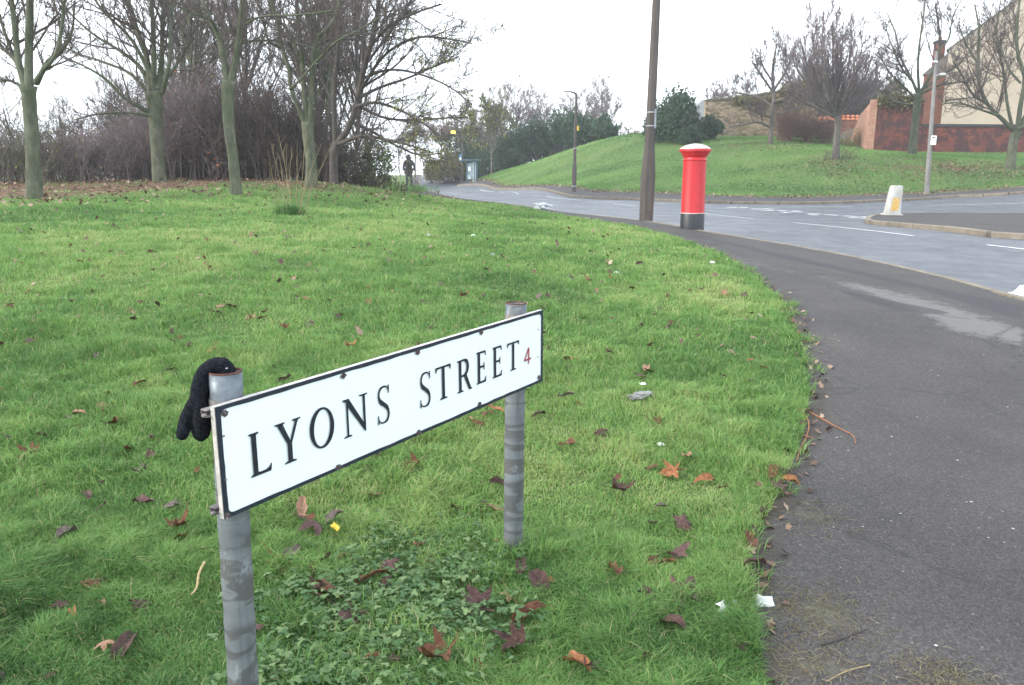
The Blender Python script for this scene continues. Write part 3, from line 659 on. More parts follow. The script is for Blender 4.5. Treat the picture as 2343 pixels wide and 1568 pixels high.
# ------------------------------------------------------------------ knitted glove hung over the left post
def remesh_build(name, tubes_, m, parent=None, loc=(0, 0, 0), vox=.003, smooth=6, disp=None):
    mb = MB()
    for P, R in tubes_:
        c_ = curve(np.column_stack([np.array(P, float), np.array(R, float)]), n=16); R_ = c_[:, 3].copy(); Pp = c_[:, :3]
        # rounded ends
        t0 = Pp[0]-Pp[1]; t0 /= np.linalg.norm(t0)+1e-9; t1 = Pp[-1]-Pp[-2]; t1 /= np.linalg.norm(t1)+1e-9
        Pp = np.vstack([Pp[0]+t0*R_[0]*.9, Pp[0]+t0*R_[0]*.6, Pp, Pp[-1]+t1*R_[-1]*.6, Pp[-1]+t1*R_[-1]*.9]); R_ = np.concatenate([[R_[0]*.35, R_[0]*.78], R_, [R_[-1]*.78, R_[-1]*.35]])
        mb.tubes(Pp, R_, 14, cap=True)
    o = mb.build(name, m, parent, None if parent is not None else loc, smooth=True)
    r = o.modifiers.new('r', 'REMESH'); r.mode = 'VOXEL'; r.voxel_size = vox; r.use_smooth_shade = True
    if smooth: s_ = o.modifiers.new('s', 'SMOOTH'); s_.iterations = smooth; s_.factor = .6
    return o
n = NT('black_wool', .95, .1); f = n.noise(260, 3); n.color(n.ramp(n.noise(120, 4), [(.35, (.006, .008, .013)), (.7, (.026, .031, .044))])); n.bump(n.math('ADD', n.math('ADD', f, n.vor(420)), n.math('MULTIPLY', n.noise(30, 4, .6), 3.)), 1., .006); n.b.inputs['Sheen Weight'].default_value = .02
n.b.inputs['Sheen Roughness'].default_value = .5; M_wool = n.m
def gpx(cx, cy, dy=0.0): return U((420+cx/3.483)*.9372, (850+cy/3.483)*.9372, TA[1]+dy)
gl = []
gl.append(([gpx(480,330,.0), gpx(470,215,.0), gpx(430,150,-.003), gpx(340,155,-.01), gpx(275,215,-.012), gpx(240,330,-.014), gpx(222,430,-.016)], [.021,.022,.022,.019,.020,.022,.020]))
gl.append(([gpx(455,240,.012), gpx(445,160,.014), gpx(360,165,.016), gpx(285,240,.012), gpx(265,340,.008), gpx(262,440,.004)], [.018,.018,.0165,.016,.016,.015]))
gl.append(([gpx(225,400,-.018), gpx(165,500,-.022), gpx(120,620,-.024), gpx(86,735,-.040)], [.0150,.0160,.0175,.0155]))
gl.append(([gpx(240,400,-.02), gpx(236,540,-.026), gpx(240,650,-.026), gpx(248,750,-.024)], [.0140,.0155,.0168,.0145]))
gl.append(([gpx(240,420,.0), gpx(215,560,.0), gpx(205,650,.004), gpx(225,735,.004)], [.015,.016,.016,.015]))
gl.append(([gpx(275,380,.0), gpx(285,520,.002), gpx(285,640,.0), gpx(275,735,.0)], [.0145,.0155,.016,.0135]))
gbase = gpx(240, 760)
o = remesh_build('glove', gl, M_wool, None, tuple(gbase), .0026, 5)
tag(o, 'black knitted wool glove tucked into and hanging off the top of the sign post', 'glove')
mb = MB(); p = gpx(465, 178, -.028); mb.box(p, (.005, .002, .003), .4, .0005); mb.build('label_tag', M_alu, o)

# ------------------------------------------------------------------ grass
lawn_poly = np.vstack([LEc[::3], [(-70, 130), (-70, -6)]])
def in_view(P, m=1.25):
    pxx, pyy = proj(np.column_stack([P, gz(P[:, 0], P[:, 1])])); f = (P[:, 1] > .3)
    return f & (np.abs(pxx-CX) < CX*m) & (pyy < 1568*1.12)
cover_c = G(880, 1440)[:2]
cover_poly = np.array(gp([(640,1330),(760,1270),(900,1240),(1040,1245),(1120,1300),(1130,1400),(1060,1480),(1040,1560)])+[(-.22,1.6),(-.72,1.6)])
cover_soft_q = lambda P: np.clip(soft(P, cover_poly, .5)*1.25+.9*(vnoise(P[:, 0], P[:, 1], .17)-.5), 0, 1)*(soft(P, cover_poly, .5) > .02)
blV, blF, blT = [], [], []; nb_ = 0
def blades(N, ylo, yhi, hgt, wid, seg=2):
    global nb_
    r = np.random.default_rng(int(ylo*10)+5); P = []; tot = 0
    ymid = (ylo+yhi)/2
    while tot < N:
        y = r.uniform(ylo, yhi, N); x = r.uniform(-1.05, .95, N)*(y*.75+.6)
        q = np.column_stack([x, y]); q = q[in_view(q)]; q = q[inside(q, lawn_poly)]
        # ragged margin and thin places
        P.append(q); tot += len(q)
        if len(q) == 0: break
    P = np.vstack(P)[:N]; n_ = len(P); x, y = P[:, 0], P[:, 1]
    cov = cover_soft_q(P); lit_ = soft(P, litter_near, 5.)
    keep = (r.random(n_) > .80*cov) & (r.random(n_) > .9*(lit_ > .35)*(vnoise(x, y, .5)+lit_-.25)); P = P[keep]; n_ = len(P); x, y = P[:, 0], P[:, 1]
    # tufts: pull blades towards tuft centres
    cl = .5*vnoise(x, y, .35)+.3*vnoise(x+9, y, .12)+.2*vnoise(x, y+5, 1.3)
    h = hgt*(.05+1.85*cl)*(.55+.9*vnoise(x+3, y+70, .09))*(.65+.7*r.random(n_))*(.75+.5*vnoise(x+31, y+7, .6))
    th = 2*math.pi*vnoise(x+3, y+11, .22)*1.3+r.normal(0, 1.7, n_); lean = h*(.35+.9*r.random(n_))
    dx, dy = np.cos(th)*lean, np.sin(th)*lean; b0 = np.column_stack([x, y, gz(x, y)-.004+.03*(vnoise(x, y, .5)-.5)*0])
    ph_ = r.random(n_)*2*math.pi; wx, wy = np.cos(ph_)*wid*(.7+.6*r.random(n_))/2, np.sin(ph_)*wid*(.7+.6*r.random(n_))/2
    wv = np.column_stack([wx, wy, 0*wx]); mid = b0+np.column_stack([dx*.3, dy*.3, h*.62]); top = b0+np.column_stack([dx, dy, h*(.95-.35*(lean/h-.35))])
    V = np.stack([b0-wv, b0+wv, mid-wv*.8, mid+wv*.8, top], 1)
    base = np.arange(n_)*5
    tone = .40*r.random(n_)+.28*(vnoise(x+17, y+3, .45)-.5)+.55*(vnoise(x, y, 1.9)-.5)+.25*(vnoise(x+1, y+40, .16)-.5)+.34
    dry = r.random(n_) < .045; tone = np.where(dry, .88+.12*r.random(n_), tone.clip(0, .84))
    blV.append(V.reshape(-1, 3)); blT.append(np.repeat(tone, 5))
    blF.append((np.stack([base, base+1, base+3, base+2], 1)+nb_, np.stack([base+2, base+3, base+4], 1)+nb_)); nb_ += n_*5
blades(170000, 1.25, 3.2, .055, .0031)
blades(150000, 3.2, 5.5, .051, .0042)
blades(130000, 5.5, 9.5, .052, .0065)
blades(110000, 9.5, 15, .052, .010)
blades(90000, 15, 24, .05, .016)
def hill_blades(N):
    global nb_
    r = np.random.default_rng(99); y = r.uniform(36, 74, N); x = r.uniform(-.1, .72, N)*y; ok_ = soft(np.column_stack([x, y]), np.vstack([FBc[::4]+np.array([.1, .3]), [(60, 75), (-2, 80)]]), .01) > .5; x, y = x[ok_], y[ok_]; n_ = len(x); cl = vnoise(x, y, .9)*.6+vnoise(x, y, .3)*.4
    h = .07*(.3+1.3*cl)*(.6+.7*r.random(n_)); th = r.random(n_)*6.28; b0 = np.column_stack([x, y, gz(x, y)-.01]); wv = np.column_stack([np.ones(n_), .2*r.normal(size=n_), 0*x])*.016; mid = b0+np.column_stack([np.cos(th)*h*.3, np.sin(th)*h*.3, h*.6]); top = b0+np.column_stack([np.cos(th)*h*.8, np.sin(th)*h*.8, h])
    V = np.stack([b0-wv, b0+wv, mid-wv*.8, mid+wv*.8, top], 1); base = np.arange(n_)*5; tone = (.24*r.random(n_)+.42*vnoise(x*.5+5, y, 1.6)+.30*vnoise(x*.6, y+9, 5.)).clip(0, .84)
    blV.append(V.reshape(-1, 3)); blT.append(np.repeat(tone, 5)); blF.append((np.stack([base, base+1, base+3, base+2], 1)+nb_, np.stack([base+2, base+3, base+4], 1)+nb_)); nb_ += n_*5
hill_blades(190000)
mb = MB(); mb.v = [np.vstack(blV)]; mb.n = nb_; mb.a = [np.concatenate(blT)]; mb.f = [np.vstack([a for a, _ in blF]), np.vstack([b_ for _, b_ in blF])]
tag(mb.build('grass', M_grass, attr='tone'), 'thick green lawn grass covering the near bank', 'grass', kind='stuff')
# longer tufts leaning over the footway edge
def tufts(name, spots, per, hgt, wid, spread, label, tone0=.3, fall=1.0):
    V, F1, F2, T = [], [], [], []; n0 = 0
    for (x, y) in spots:
        m_ = int(per*(.6+.8*rng.random())); a = rng.random(m_)*2*math.pi; rr = rng.random(m_)**.7*spread; bx, by = x+rr*np.cos(a), y+rr*np.sin(a)
        h = hgt*(.5+.8*rng.random(m_)); ln = h*(.3+.9*rng.random(m_))*fall; a2 = a+rng.normal(0, .6, m_); b0 = np.column_stack([bx, by, gz(bx, by)-.004])
        p2 = rng.random(m_)*math.pi; wv = np.column_stack([np.cos(p2), np.sin(p2), 0*p2])*wid/2; dx, dy = np.cos(a2)*ln, np.sin(a2)*ln
        mid = b0+np.column_stack([dx*.3, dy*.3, h*.65]); top = b0+np.column_stack([dx, dy, h*.85])
        V.append(np.stack([b0-wv, b0+wv, mid-wv*.8, mid+wv*.8, top], 1).reshape(-1, 3)); b_ = np.arange(m_)*5+n0; n0 += m_*5
        F1.append(np.stack([b_, b_+1, b_+3, b_+2], 1)); F2.append(np.stack([b_+2, b_+3, b_+4], 1)); T.append(np.repeat((tone0+.5*rng.random(m_)), 5))
    mb = MB(); mb.v = [np.vstack(V)]; mb.n = n0; mb.a = [np.concatenate(T)]; mb.f = [np.vstack(F1), np.vstack(F2)]
    return tag(mb.build(name, M_grass, attr='tone'), label, 'grass', kind='stuff')
ed = LEc[(LEc[:, 1] > 1.3) & (LEc[:, 1] < 22)]; sp = [(p[0]+.05-rng.random()*.22+.05*math.sin(p[1]*5.3+1.5*math.sin(p[1]*2.1)), p[1]+rng.normal(0, .05)) for p in ed for _ in range(3) if rng.random() < .45+.55*vnoise(np.array([p[0]]), np.array([p[1]]), .3)[0]]
tufts('grass', sp, 26, .070, .0036, .05, 'ragged fringe of longer grass along the footway edge', .25, 1.2)
sp = [(P_[0]+rng.normal(0, .06), P_[1]+rng.normal(0, .06)) for P_ in (PA, PB) for _ in range(16)]
tufts('grass', sp, 22, .10, .0036, .04, 'taller grass tufts round the feet of the sign posts', .2, .8)

# low creeping plant with lobed leaves under the sign
def lobed(c0, r, yaw, tilt, tdir):
    """three lobes with notched ends"""
    out_ = [];
    for k, (a0, ln) in enumerate(((0, 1.), (1.35, .9), (-1.35, .9))):
        for (da, q) in ((-.55, .55), (-.42, .86), (-.2, .78), (-.12, .98), (.0, .84), (.12, 1.), (.2, .78), (.42, .88), (.55, .55)): out_.append((a0+da, q*ln))
    out_.sort(key=lambda t: t[0]); ang = np.array([o_[0] for o_ in out_]); rad = np.array([o_[1] for o_ in out_])*r
    P = np.column_stack([np.cos(ang)*rad, np.sin(ang)*rad, -.35*rad**2/r*.6]); P = np.vstack([[0, 0, 0], P])
    cy_, sy_ = math.cos(yaw), math.sin(yaw); P = P@np.array([[cy_, sy_, 0], [-sy_, cy_, 0], [0, 0, 1]])
    # tilt
    ax_ = np.array([math.cos(tdir), math.sin(tdir), 0]); ct, st = math.cos(tilt), math.sin(tilt); P = P*ct+np.cross(ax_, P)*st+np.outer(P@ax_, ax_)*(1-ct)
    return P+c0
LVs, LFs, LTs = [], [], []; n0 = 0; mbs = MB()
r = np.random.default_rng(12); cand = np.column_stack([r.uniform(cover_poly[:, 0].min()-.2, cover_poly[:, 0].max()+.2, 9000), r.uniform(1.5, cover_poly[:, 1].max()+.25, 9000)])
pc = cover_soft_q(cand); cand = cand[r.random(len(cand)) < pc**1.5*.95]
for (x, y) in cand:
    h = r.uniform(.015, .055)*(.7+.6*vnoise(np.array([x]), np.array([y]), .12)[0]); z = g1(x, y)+h if False else 0
    LVs.append((x, y, h))
LVs = np.array(LVs); zz_ = gz(LVs[:, 0], LVs[:, 1]); mbl = MB()
for (x, y, h), zg in zip(LVs, zz_):
    P = lobed(np.array([x, y, zg+h]), r.uniform(.009, .026), r.random()*6.28, abs(r.normal(.3, .3)), r.random()*6.28); k = len(P)-1
    mbl.add(P, [(0, i, i+1) for i in range(1, k)], r.random()*.7+.3*(h/.06))
    if r.random() < .5: mbs.tubes([(x+r.normal(0, .012), y+r.normal(0, .012), zg), (x, y, zg+h*.6), (x, y, zg+h-.001)], [.0008]*3, 3)
M_cover = leafmat('creeping_leaf', [(0., (.035, .085, .032)), (.5, (.085, .165, .062)), (1., (.20, .28, .125))])
o = mbl.build('ground_cover', M_cover, attr='tone', loc=(cover_c[0], cover_c[1], 0)); tag(o, 'patch of low lobed creeping leaves in front of the right sign post', 'ground cover', kind='stuff')

# ------------------------------------------------------------------ fallen leaves
def maple_outline():
    tips = [(90, 1.), (38, .92), (-22, .70), (142, .92), (202, .70)]; pts = []
    A = []
    for a, rr in tips:
        for da, q in ((-17, .66), (-12, .70), (-7, .86), (-3, .90), (0, 1.), (3, .90), (7, .86), (12, .70), (17, .66)): A.append((a+da, rr*q))
    for a, rr in ((64, .40), (116, .40), (10, .38), (170, .38), (232, .34), (-52, .34), (270, .16), (255, .26), (285, .26)): A.append((a, rr))
    A.sort(key=lambda t: t[0] % 360); return np.array([(q*math.cos(RAD(a)), q*math.sin(RAD(a))) for a, q in A])
def oval_outline():
    a = np.linspace(0, 2*math.pi, 26, endpoint=False); return np.stack([.42*np.sin(a)*(1-.25*np.cos(a)), np.cos(a)*.9], 1)*(1+.04*np.cos(9*a))[:, None]
def leaf_mesh(name, outl, curl, fold, seed, m, stalk=True):
    r = np.random.default_rng(seed); rings = [0.06, .35, .68, 1.]; V = [(0, 0)]; k = len(outl)
    for q in rings: V += [tuple(p*q) for p in outl]
    V = np.array(V); x, y = V[:, 0], V[:, 1]; rr = np.hypot(x, y)
    z = curl*rr**2*(.6+.5*np.sin(3*np.arctan2(y, x)+seed))+.10*np.sin(x*5+seed)*rr+.08*np.cos(y*6+seed*2)*rr+fold*np.abs(x)
    z += .03*r.normal(size=len(x))*rr
    P = np.column_stack([x*(1-.25*abs(fold)), y, z]); F = [(0, 1+i, 1+(i+1) % k) for i in range(k)]
    for q in range(len(rings)-1): F += [(1+q*k+i, 1+(q+1)*k+i, 1+(q+1)*k+(i+1) % k, 1+q*k+(i+1) % k) for i in range(k)]
    mb = MB(); mb.add(P, F)
    if stalk: mb.tubes([(0, -.1, .0), (.03, -.5, .03), (.1, -.85, .09)], [.022, .016, .016], 4)
    o = mb.build(name, m, loc=(0, 0, 0), smooth=True); me = o.data; bpy.data.objects.remove(o); return me
def dead(name, a, b_, c_):
    n = NT(name, .7, .3); f = n.noise(4, 5); n.color(n.ramp(f, [(.3, a), (.55, b_), (.75, c_)])); n.bump(n.noise(9, 5), .5, .05); return n.m
LM = {'rust brown': dead('leaf_rust', (.075, .03, .018), (.15, .062, .032), (.22, .10, .05)), 'dark brown': dead('leaf_dark', (.035, .02, .018), (.075, .04, .032), (.12, .065, .05)),
      'purple brown': dead('leaf_purple', (.07, .036, .034), (.115, .062, .056), (.17, .10, .088)), 'pale tan': dead('leaf_tan', (.22, .12, .075), (.34, .20, .125), (.42, .29, .2)),
      'orange': dead('leaf_orange', (.22, .085, .035), (.34, .15, .065), (.42, .23, .12)), 'grey brown': dead('leaf_grey', (.09, .07, .065), (.15, .115, .10), (.22, .18, .16))}
LMESH = {}
for cname, mt in LM.items():
    LMESH[cname] = [leaf_mesh('fallen_leaf', maple_outline(), .25, .0, 1, mt), leaf_mesh('fallen_leaf', maple_outline(), -.35, .1, 2, mt), leaf_mesh('fallen_leaf', maple_outline(), .55, .35, 3, mt),
                    leaf_mesh('fallen_leaf', oval_outline(), .3, .3, 4, mt), leaf_mesh('fallen_leaf', oval_outline(), -.3, .6, 5, mt, False)]
def put_leaf(p, size, cname, kind, label, lift=.022, yaw=None, tilt=None):
    o = bpy.data.objects.new('fallen_leaf', LMESH[cname][kind]); col.objects.link(o); z = g1(p[0], p[1])+lift
    o.location = (float(p[0]), float(p[1]), z); o.scale = (size*rng.uniform(.8, 1.1), size*rng.uniform(.85, 1.15), size*rng.uniform(.8, 1.5))
    o.rotation_euler = ((tilt if tilt is not None else rng.normal(0, .35)), rng.normal(0, .3), yaw if yaw is not None else rng.random()*6.28)
    tag(o, label, 'fallen leaf', 'dead leaves fallen on the lawn'); return o
HAND = [ # px, py, radius m, colour, mesh, label
 (1568,1378,.075,'purple brown',0,'large dark maple leaf lying flat low on the lawn near the white litter'),
 (1551,1283,.055,'purple brown',1,'mid sized purple brown maple leaf above the large flat one'),
 (1500,1302,.04,'rust brown',4,'curled rust leaf with a grey underside beside the purple maple leaf'),
 (1540,1092,.065,'orange',2,'orange maple leaf standing on edge right of the far sign post'),
 (1570,1058,.045,'pale tan',3,'small tan leaf just behind the upright orange leaf'),
 (1612,1112,.05,'orange',4,'thin orange curled leaf just right of the upright orange leaf'),
 (1556,1212,.06,'purple brown',1,'pinkish two lobed leaf between the orange and purple maple leaves'),
 (1405,1322,.045,'rust brown',3,'small rust leaf half sunk in grass between post and footway'),
 (1190,1315,.05,'purple brown',3,'rounded mauve leaf just below the foot of the far post'),
 (1236,1358,.06,'dark brown',3,'dark oval leaf right of the creeping plants'),
 (1208,1425,.06,'rust brown',4,'rust leaf folded upright at the right of the creeping plants'),
 (1100,1405,.08,'purple brown',2,'big curled purple leaf with pale rolled edge at the right of the creeping plants'),
 (1170,1378,.05,'pale tan',1,'pale wrinkled leaf with a long stalk beside the creeping plants'),
 (1018,1515,.075,'rust brown',2,'large cupped rust maple leaf at the bottom of the photo'),
 (798,1425,.07,'purple brown',0,'flat purple maple leaf among the creeping plants'),
 (768,1370,.07,'rust brown',1,'crumpled rust leaf on the left of the creeping plants'),
 (851,1338,.06,'rust brown',4,'folded rust leaf in the middle of the creeping plants'),
 (882,1312,.05,'purple brown',1,'mauve leaf behind the folded rust one among creeping plants'),
 (640,1308,.08,'rust brown',1,'large mauve leaf with orange rim right of the near post'),
 (724,1215,.085,'purple brown',1,'big domed purple leaf beneath the middle of the sign plate'),
 (760,1205,.045,'grey brown',4,'narrow grey leaf standing beside the domed purple leaf'),
 (690,1178,.045,'pale tan',3,'pale curled leaf under the near half of the sign plate'),
 (402,1225,.055,'rust brown',2,'curled rust and tan leaf left of the near post'),
 (330,1405,.05,'dark brown',1,'round dark brown leaf in the lower left grass'),
 (290,1495,.06,'dark brown',4,'dark folded leaf low at the left of the near post'),
 (330,1165,.045,'purple brown',3,'small purple leaf level with the bottom of the plate at left'),
 (1535,1445,.05,'purple brown',4,'brown arched leaf below the large flat maple leaf'),
 (1188,1490,.06,'dark brown',2,'dark red leaf low between creeping plants and lawn'),
 (1318,1535,.05,'orange',4,'pale orange crescent leaf at the very bottom edge'),
 (1302,832,.06,'orange',1,'bright orange maple leaf just right of the plate end'),
 (482,808,.075,'orange',1,'large pale orange leaf behind the glove'),
 (560,797,.04,'dark brown',3,'small dark leaf right of the large pale orange one'),
 (797,803,.045,'orange',2,'orange brown leaf in the grass above the plate'),
 (532,708,.06,'rust brown',1,'red brown leaf in a loose group above the glove'),
 (505,712,.05,'pale tan',0,'tan leaf at the left of the loose group above the glove'),
 (601,737,.045,'rust brown',3,'deep red leaf at the right of the loose group above the glove'),
 (576,738,.05,'pale tan',2,'pale leaf between the group and the deep red leaf'),
 (1058,686,.055,'rust brown',2,'rust leaf with a white speck left of the far post top'),
 (1230,688,.05,'grey brown',1,'grey leaf behind the far post top'),
 (1285,697,.05,'dark brown',1,'dark cupped leaf just right of the far post top'),
 (1115,955,.065,'rust brown',1,'rust leaf below the far end of the plate'),
 (1135,950,.05,'orange',3,'orange leaf tip touching the rust leaf below the plate'),
 (950,1080,.06,'rust brown',2,'rust leaf seen under the plate beside the far post'),
 (1142,1120,.045,'dark brown',3,'dark leaf tucked against the far post'),
 (1295,917,.05,'grey brown',3,'flat taupe leaf right of the plate end'),
 (1232,960,.045,'dark brown',4,'dark leaf strip right of the far post'),
 (1462,868,.05,'purple brown',1,'mauve leaf above the grey feathery litter'),
 (1390,815,.05,'purple brown',3,'mauve leaf up the lawn from the grey litter'),
 (1705,683,.055,'purple brown',1,'purple leaf in the bare patch near the lawn edge'),
 (1655,676,.05,'pale tan',2,'tan leaf in the bare patch near the lawn edge'),
 (1770,1100,.055,'rust brown',3,'rust leaf leaning at the lawn edge by the twigs'),
 (1803,1115,.045,'orange',4,'red orange leaf on the footway edge by the twigs'),
 (1780,1130,.04,'purple brown',0,'crumpled purple leaf on the soil edge'),
 (1722,1305,.045,'purple brown',4,'thin leaf on the dark soil strip beside the footway'),
 (1715,1255,.04,'rust brown',3,'small rust leaf on the soil strip at the footway'),
 (150,1240,.05,'grey brown',4,'grey curled leaf at the far left of the lawn'),
 (75,1055,.06,'rust brown',2,'rust leaf pair by the left edge of the photo'),
 (140,1058,.05,'dark brown',4,'dark leaf beside the rust pair at the left edge'),
 (70,935,.055,'grey brown',4,'long grey brown leaf in the left lawn'),
 (235,940,.05,'pale tan',1,'tan lobed leaf left of the glove'),
 (70,1318,.05,'dark brown',1,'dark leaf near the lower left corner'),
 (1255,808,.03,'pale tan',3,'tiny tan leaf beside the plate corner'),
 (1505,975,.045,'rust brown',4,'rust leaf below the grey litter'),
 (1370,1000,.045,'dark brown',1,'dark leaf between far post and path'),
 (1410,1135,.055,'dark brown',2,'dark red shredded leaf midway to the footway'),
 (1305,1028,.04,'rust brown',3,'red leaf standing in tall grass right of the far post'),
 (398,793,.03,'dark brown',2,'small black leaf left of the pale orange one')]
def gnear(px, py): return G(px, py)
for px, py, s_, cn, k, lb in HAND:
    p = G(px, py); put_leaf(p, s_*(1.35 if p[1] < 4 else 1.2), cn, k, lb, .034)
r = np.random.default_rng(5); cnt = 0; names = list(LM); zones = []
while cnt < 228:
    t = r.random(); py = 440+ (1568-440)*t**1.75; px = r.uniform(-20, 1850); p = G(px, py)
    if not inside(np.array([p[:2]]), lawn_poly)[0] or p[1] > 26: continue
    if p[1] > 11 and r.random() < .35: continue
    cn = names[r.choice(6, p=[.26,.2,.22,.14,.06,.12])]; k = int(r.integers(0, 5)); s_ = r.uniform(.028, .06)
    where = 'near the sapling' if (px-665)**2+(py-490)**2 < 120**2 else ('below the bare trees' if py < 500 and px < 850 else ('on the lawn beside the footway' if px > 1350 else ('low on the lawn by the sign' if py > 850 and px > 350 else ('on the left lawn' if px < 450 else 'on the middle of the lawn'))))
    shp = ['flat maple', 'drooping maple', 'cupped maple', 'oval', 'folded'][k]
    put_leaf(p, s_*(1.15 if p[1] > 8 else 1), cn, k, 'small %s %s leaf lying %s' % (cn, shp, where), .026+.01*r.random()); cnt += 1
# loose litter too many to count: under the trees, along kerbs and edges
mb = MB(); r = np.random.default_rng(8)
def litter_at(P, smin, smax, lift=.012):
    n_ = len(P); z = gz(P[:, 0], P[:, 1])+lift*(.5+r.random(n_)); s_ = r.uniform(smin, smax, n_); a = r.random(n_)*6.28; t1_, t2_ = r.normal(0, .5, n_), r.normal(0, .5, n_)
    base = np.array([(0, 1), (.35, .45), (.9, .35), (.45, -.1), (.4, -.7), (0, -.45), (-.4, -.7), (-.45, -.1), (-.9, .35), (-.35, .45)])
    X = base[None, :, 0]*s_[:, None]; Y = base[None, :, 1]*s_[:, None]; ca, sa = np.cos(a)[:, None], np.sin(a)[:, None]
    x = X*ca-Y*sa; y = X*sa+Y*ca; zz = x*t1_[:, None]+y*t2_[:, None]+.2*np.abs(X)
    V = np.stack([P[:, :1]+x, P[:, 1:2]+y, z[:, None]+zz+s_[:, None]*.3], -1).reshape(-1, 3); mb.add(V, np.arange(n_*10).reshape(n_, 10), np.repeat(r.random(n_), 10))
q = np.column_stack([r.uniform(-22, 2, 60000), r.uniform(12, 38, 60000)]); w_ = soft(q, litter_near, 6.); q = q[r.random(len(q)) < w_*.5*(.05+1.2*vnoise(q[:, 0], q[:, 1], 1.0))]; litter_at(q[:8500], .025, .06, .03)
q = np.column_stack([r.uniform(-12, 6, 9000), r.uniform(5, 24, 9000)]); q = q[inside(q, lawn_poly)]; q = q[r.random(len(q)) < .30*vnoise(q[:, 0], q[:, 1], 1.5)]; litter_at(q[:1500], .018, .04, .035)
e = ed[rng.integers(0, len(ed), 700)]; q = e+np.column_stack([rng.normal(.02, .06, 700), rng.normal(0, .04, 700)]); litter_at(q, .010, .028, .01)
i_ = r.integers(0, len(FBc)-1, 5000); q = FBc[i_]+np.column_stack([r.normal(0, .25, 5000), r.normal(.15, .35, 5000)]); q = q[(q[:, 1] < 90)]; litter_at(q, .03, .07, .01)
for pl, nn_ in ((gp([(1850,375),(2050,362),(2343,372),(2343,410),(2100,408),(1950,400)]), 14000), (gp([(1600,330),(1720,322),(1860,330),(1860,345),(1700,352)]), 4000)):
    pl = np.array(pl); q = np.column_stack([r.uniform(pl[:, 0].min(), pl[:, 0].max(), nn_), r.uniform(pl[:, 1].min(), pl[:, 1].max(), nn_)]); q = q[r.random(nn_) < soft(q, pl, 5.)*vnoise(q[:, 0], q[:, 1], 1.5)]; litter_at(q, .025, .055, .012)
M_lit = leafmat('litter_leaf', [(0., (.05, .032, .025)), (.3, (.12, .07, .048)), (.55, (.19, .115, .075)), (.8, (.29, .20, .14)), (1., (.40, .30, .22))], trans=.1)
tag(mb.build('leaf_litter', M_lit, attr='tone'), 'brown leaf litter spread under the trees and along the edges', 'leaf litter', kind='stuff')
# straw and clippings on the footway
mb = MB(); r = np.random.default_rng(9); segs = []
for poly, nn_ in (([(1745,1330),(1900,1340),(2010,1430),(1960,1460),(1800,1440),(1745,1420)], 480), ([(1740,1440),(1880,1480),(2000,1568),(1740,1568)], 300), ([(1800,1150),(1930,1165),(1925,1215),(1830,1225)], 220), ([(2090,1535),(2160,1510),(2260,1568),(2100,1600)], 320)):
    q = np.array(gp(poly)); c0 = q.mean(0); S = c0+r.normal(0, 1, (nn_, 2))*q.std(0)*.8
    for s_ in S:
        a = r.random()*6.28; L_ = r.uniform(.01, .05); z = g1(*s_)+.008+r.random()*.004 if False else .008; segs.append((s_, a, L_))
S = np.array([s_[0] for s_ in segs]); zz_ = gz(S[:, 0], S[:, 1]); A = np.array([s_[1] for s_ in segs]); Ls = np.array([s_[2] for s_ in segs]); ok_ = np.ones(len(S), bool)
d_ = np.column_stack([np.cos(A), np.sin(A)])*Ls[:, None]; bend = np.column_stack([-np.sin(A), np.cos(A)])*(r.normal(0, .18, len(S))*Ls)[:, None]
P = np.stack([np.column_stack([S-d_/2, zz_+.009]), np.column_stack([S+bend, zz_+.012+.006*r.random(len(S))]), np.column_stack([S+d_/2, zz_+.009])], 1)
mb.tubes(P, np.full(P.shape[:2], .0007), 3, val=r.random(len(S)))
M_straw = leafmat('straw', [(0., (.10, .085, .055)), (.5, (.22, .18, .11)), (.8, (.14, .16, .07)), (1., (.36, .30, .19))], trans=.1)
tag(mb.build('grass_clippings', M_straw, attr='tone'), 'dry straw and clippings strewn on the footway', 'clippings', kind='stuff')

# ------------------------------------------------------------------ small litter
M_twig = simple('twig_orange', (.36, .15, .07), (.2, .08, .04), 60, .7, .3)
M_twig2 = simple('twig_pale', (.42, .33, .17), (.28, .2, .1), 60, .7, .3); M_twig3 = simple('twig_dark', (.05, .04, .04), (.03, .025, .025), 60, .8, .3)
def twig(pts, r0, m, label, lift=.012):
    P = [np.array(G(*p))+np.array([0, 0, lift+(.006 if i % 2 else 0)]) for i, p in enumerate(pts)]; c_ = curve(P, n=24); mb = MB(); mb.tubes(c_, np.linspace(r0, r0*.5, 24)*(1+.15*np.sin(np.arange(24)*1.7)), 6, cap=True)
    tag(mb.build('twig', m, loc=tuple(P[0]), smooth=True), label, 'twig')
twig([(1852,947),(1880,965),(1920,985),(1950,1003),(1957,1020)], .0045, M_twig, 'orange twig reaching out onto the footway')
twig([(1838,950),(1850,975),(1845,1005),(1830,1035),(1823,1060)], .0045, M_twig, 'orange twig curving along the lawn edge')
twig([(1835,1000),(1862,1010)], .003, M_twig, 'short thin red twig beside the two orange twigs')
twig([(470,1315),(458,1345),(452,1375),(440,1395)], .006, M_twig2, 'pale dry stalk lying left of the near post', .05)
twig([(1890,1568),(1935,1548),(1990,1530)][::-1], .002, M_twig2, 'thin straw stalk at the bottom of the footway')
twig([(1875,1485),(1925,1475),(1965,1455),(1990,1450)], .003, M_twig3, 'thin dark twig lying across the lower footway')
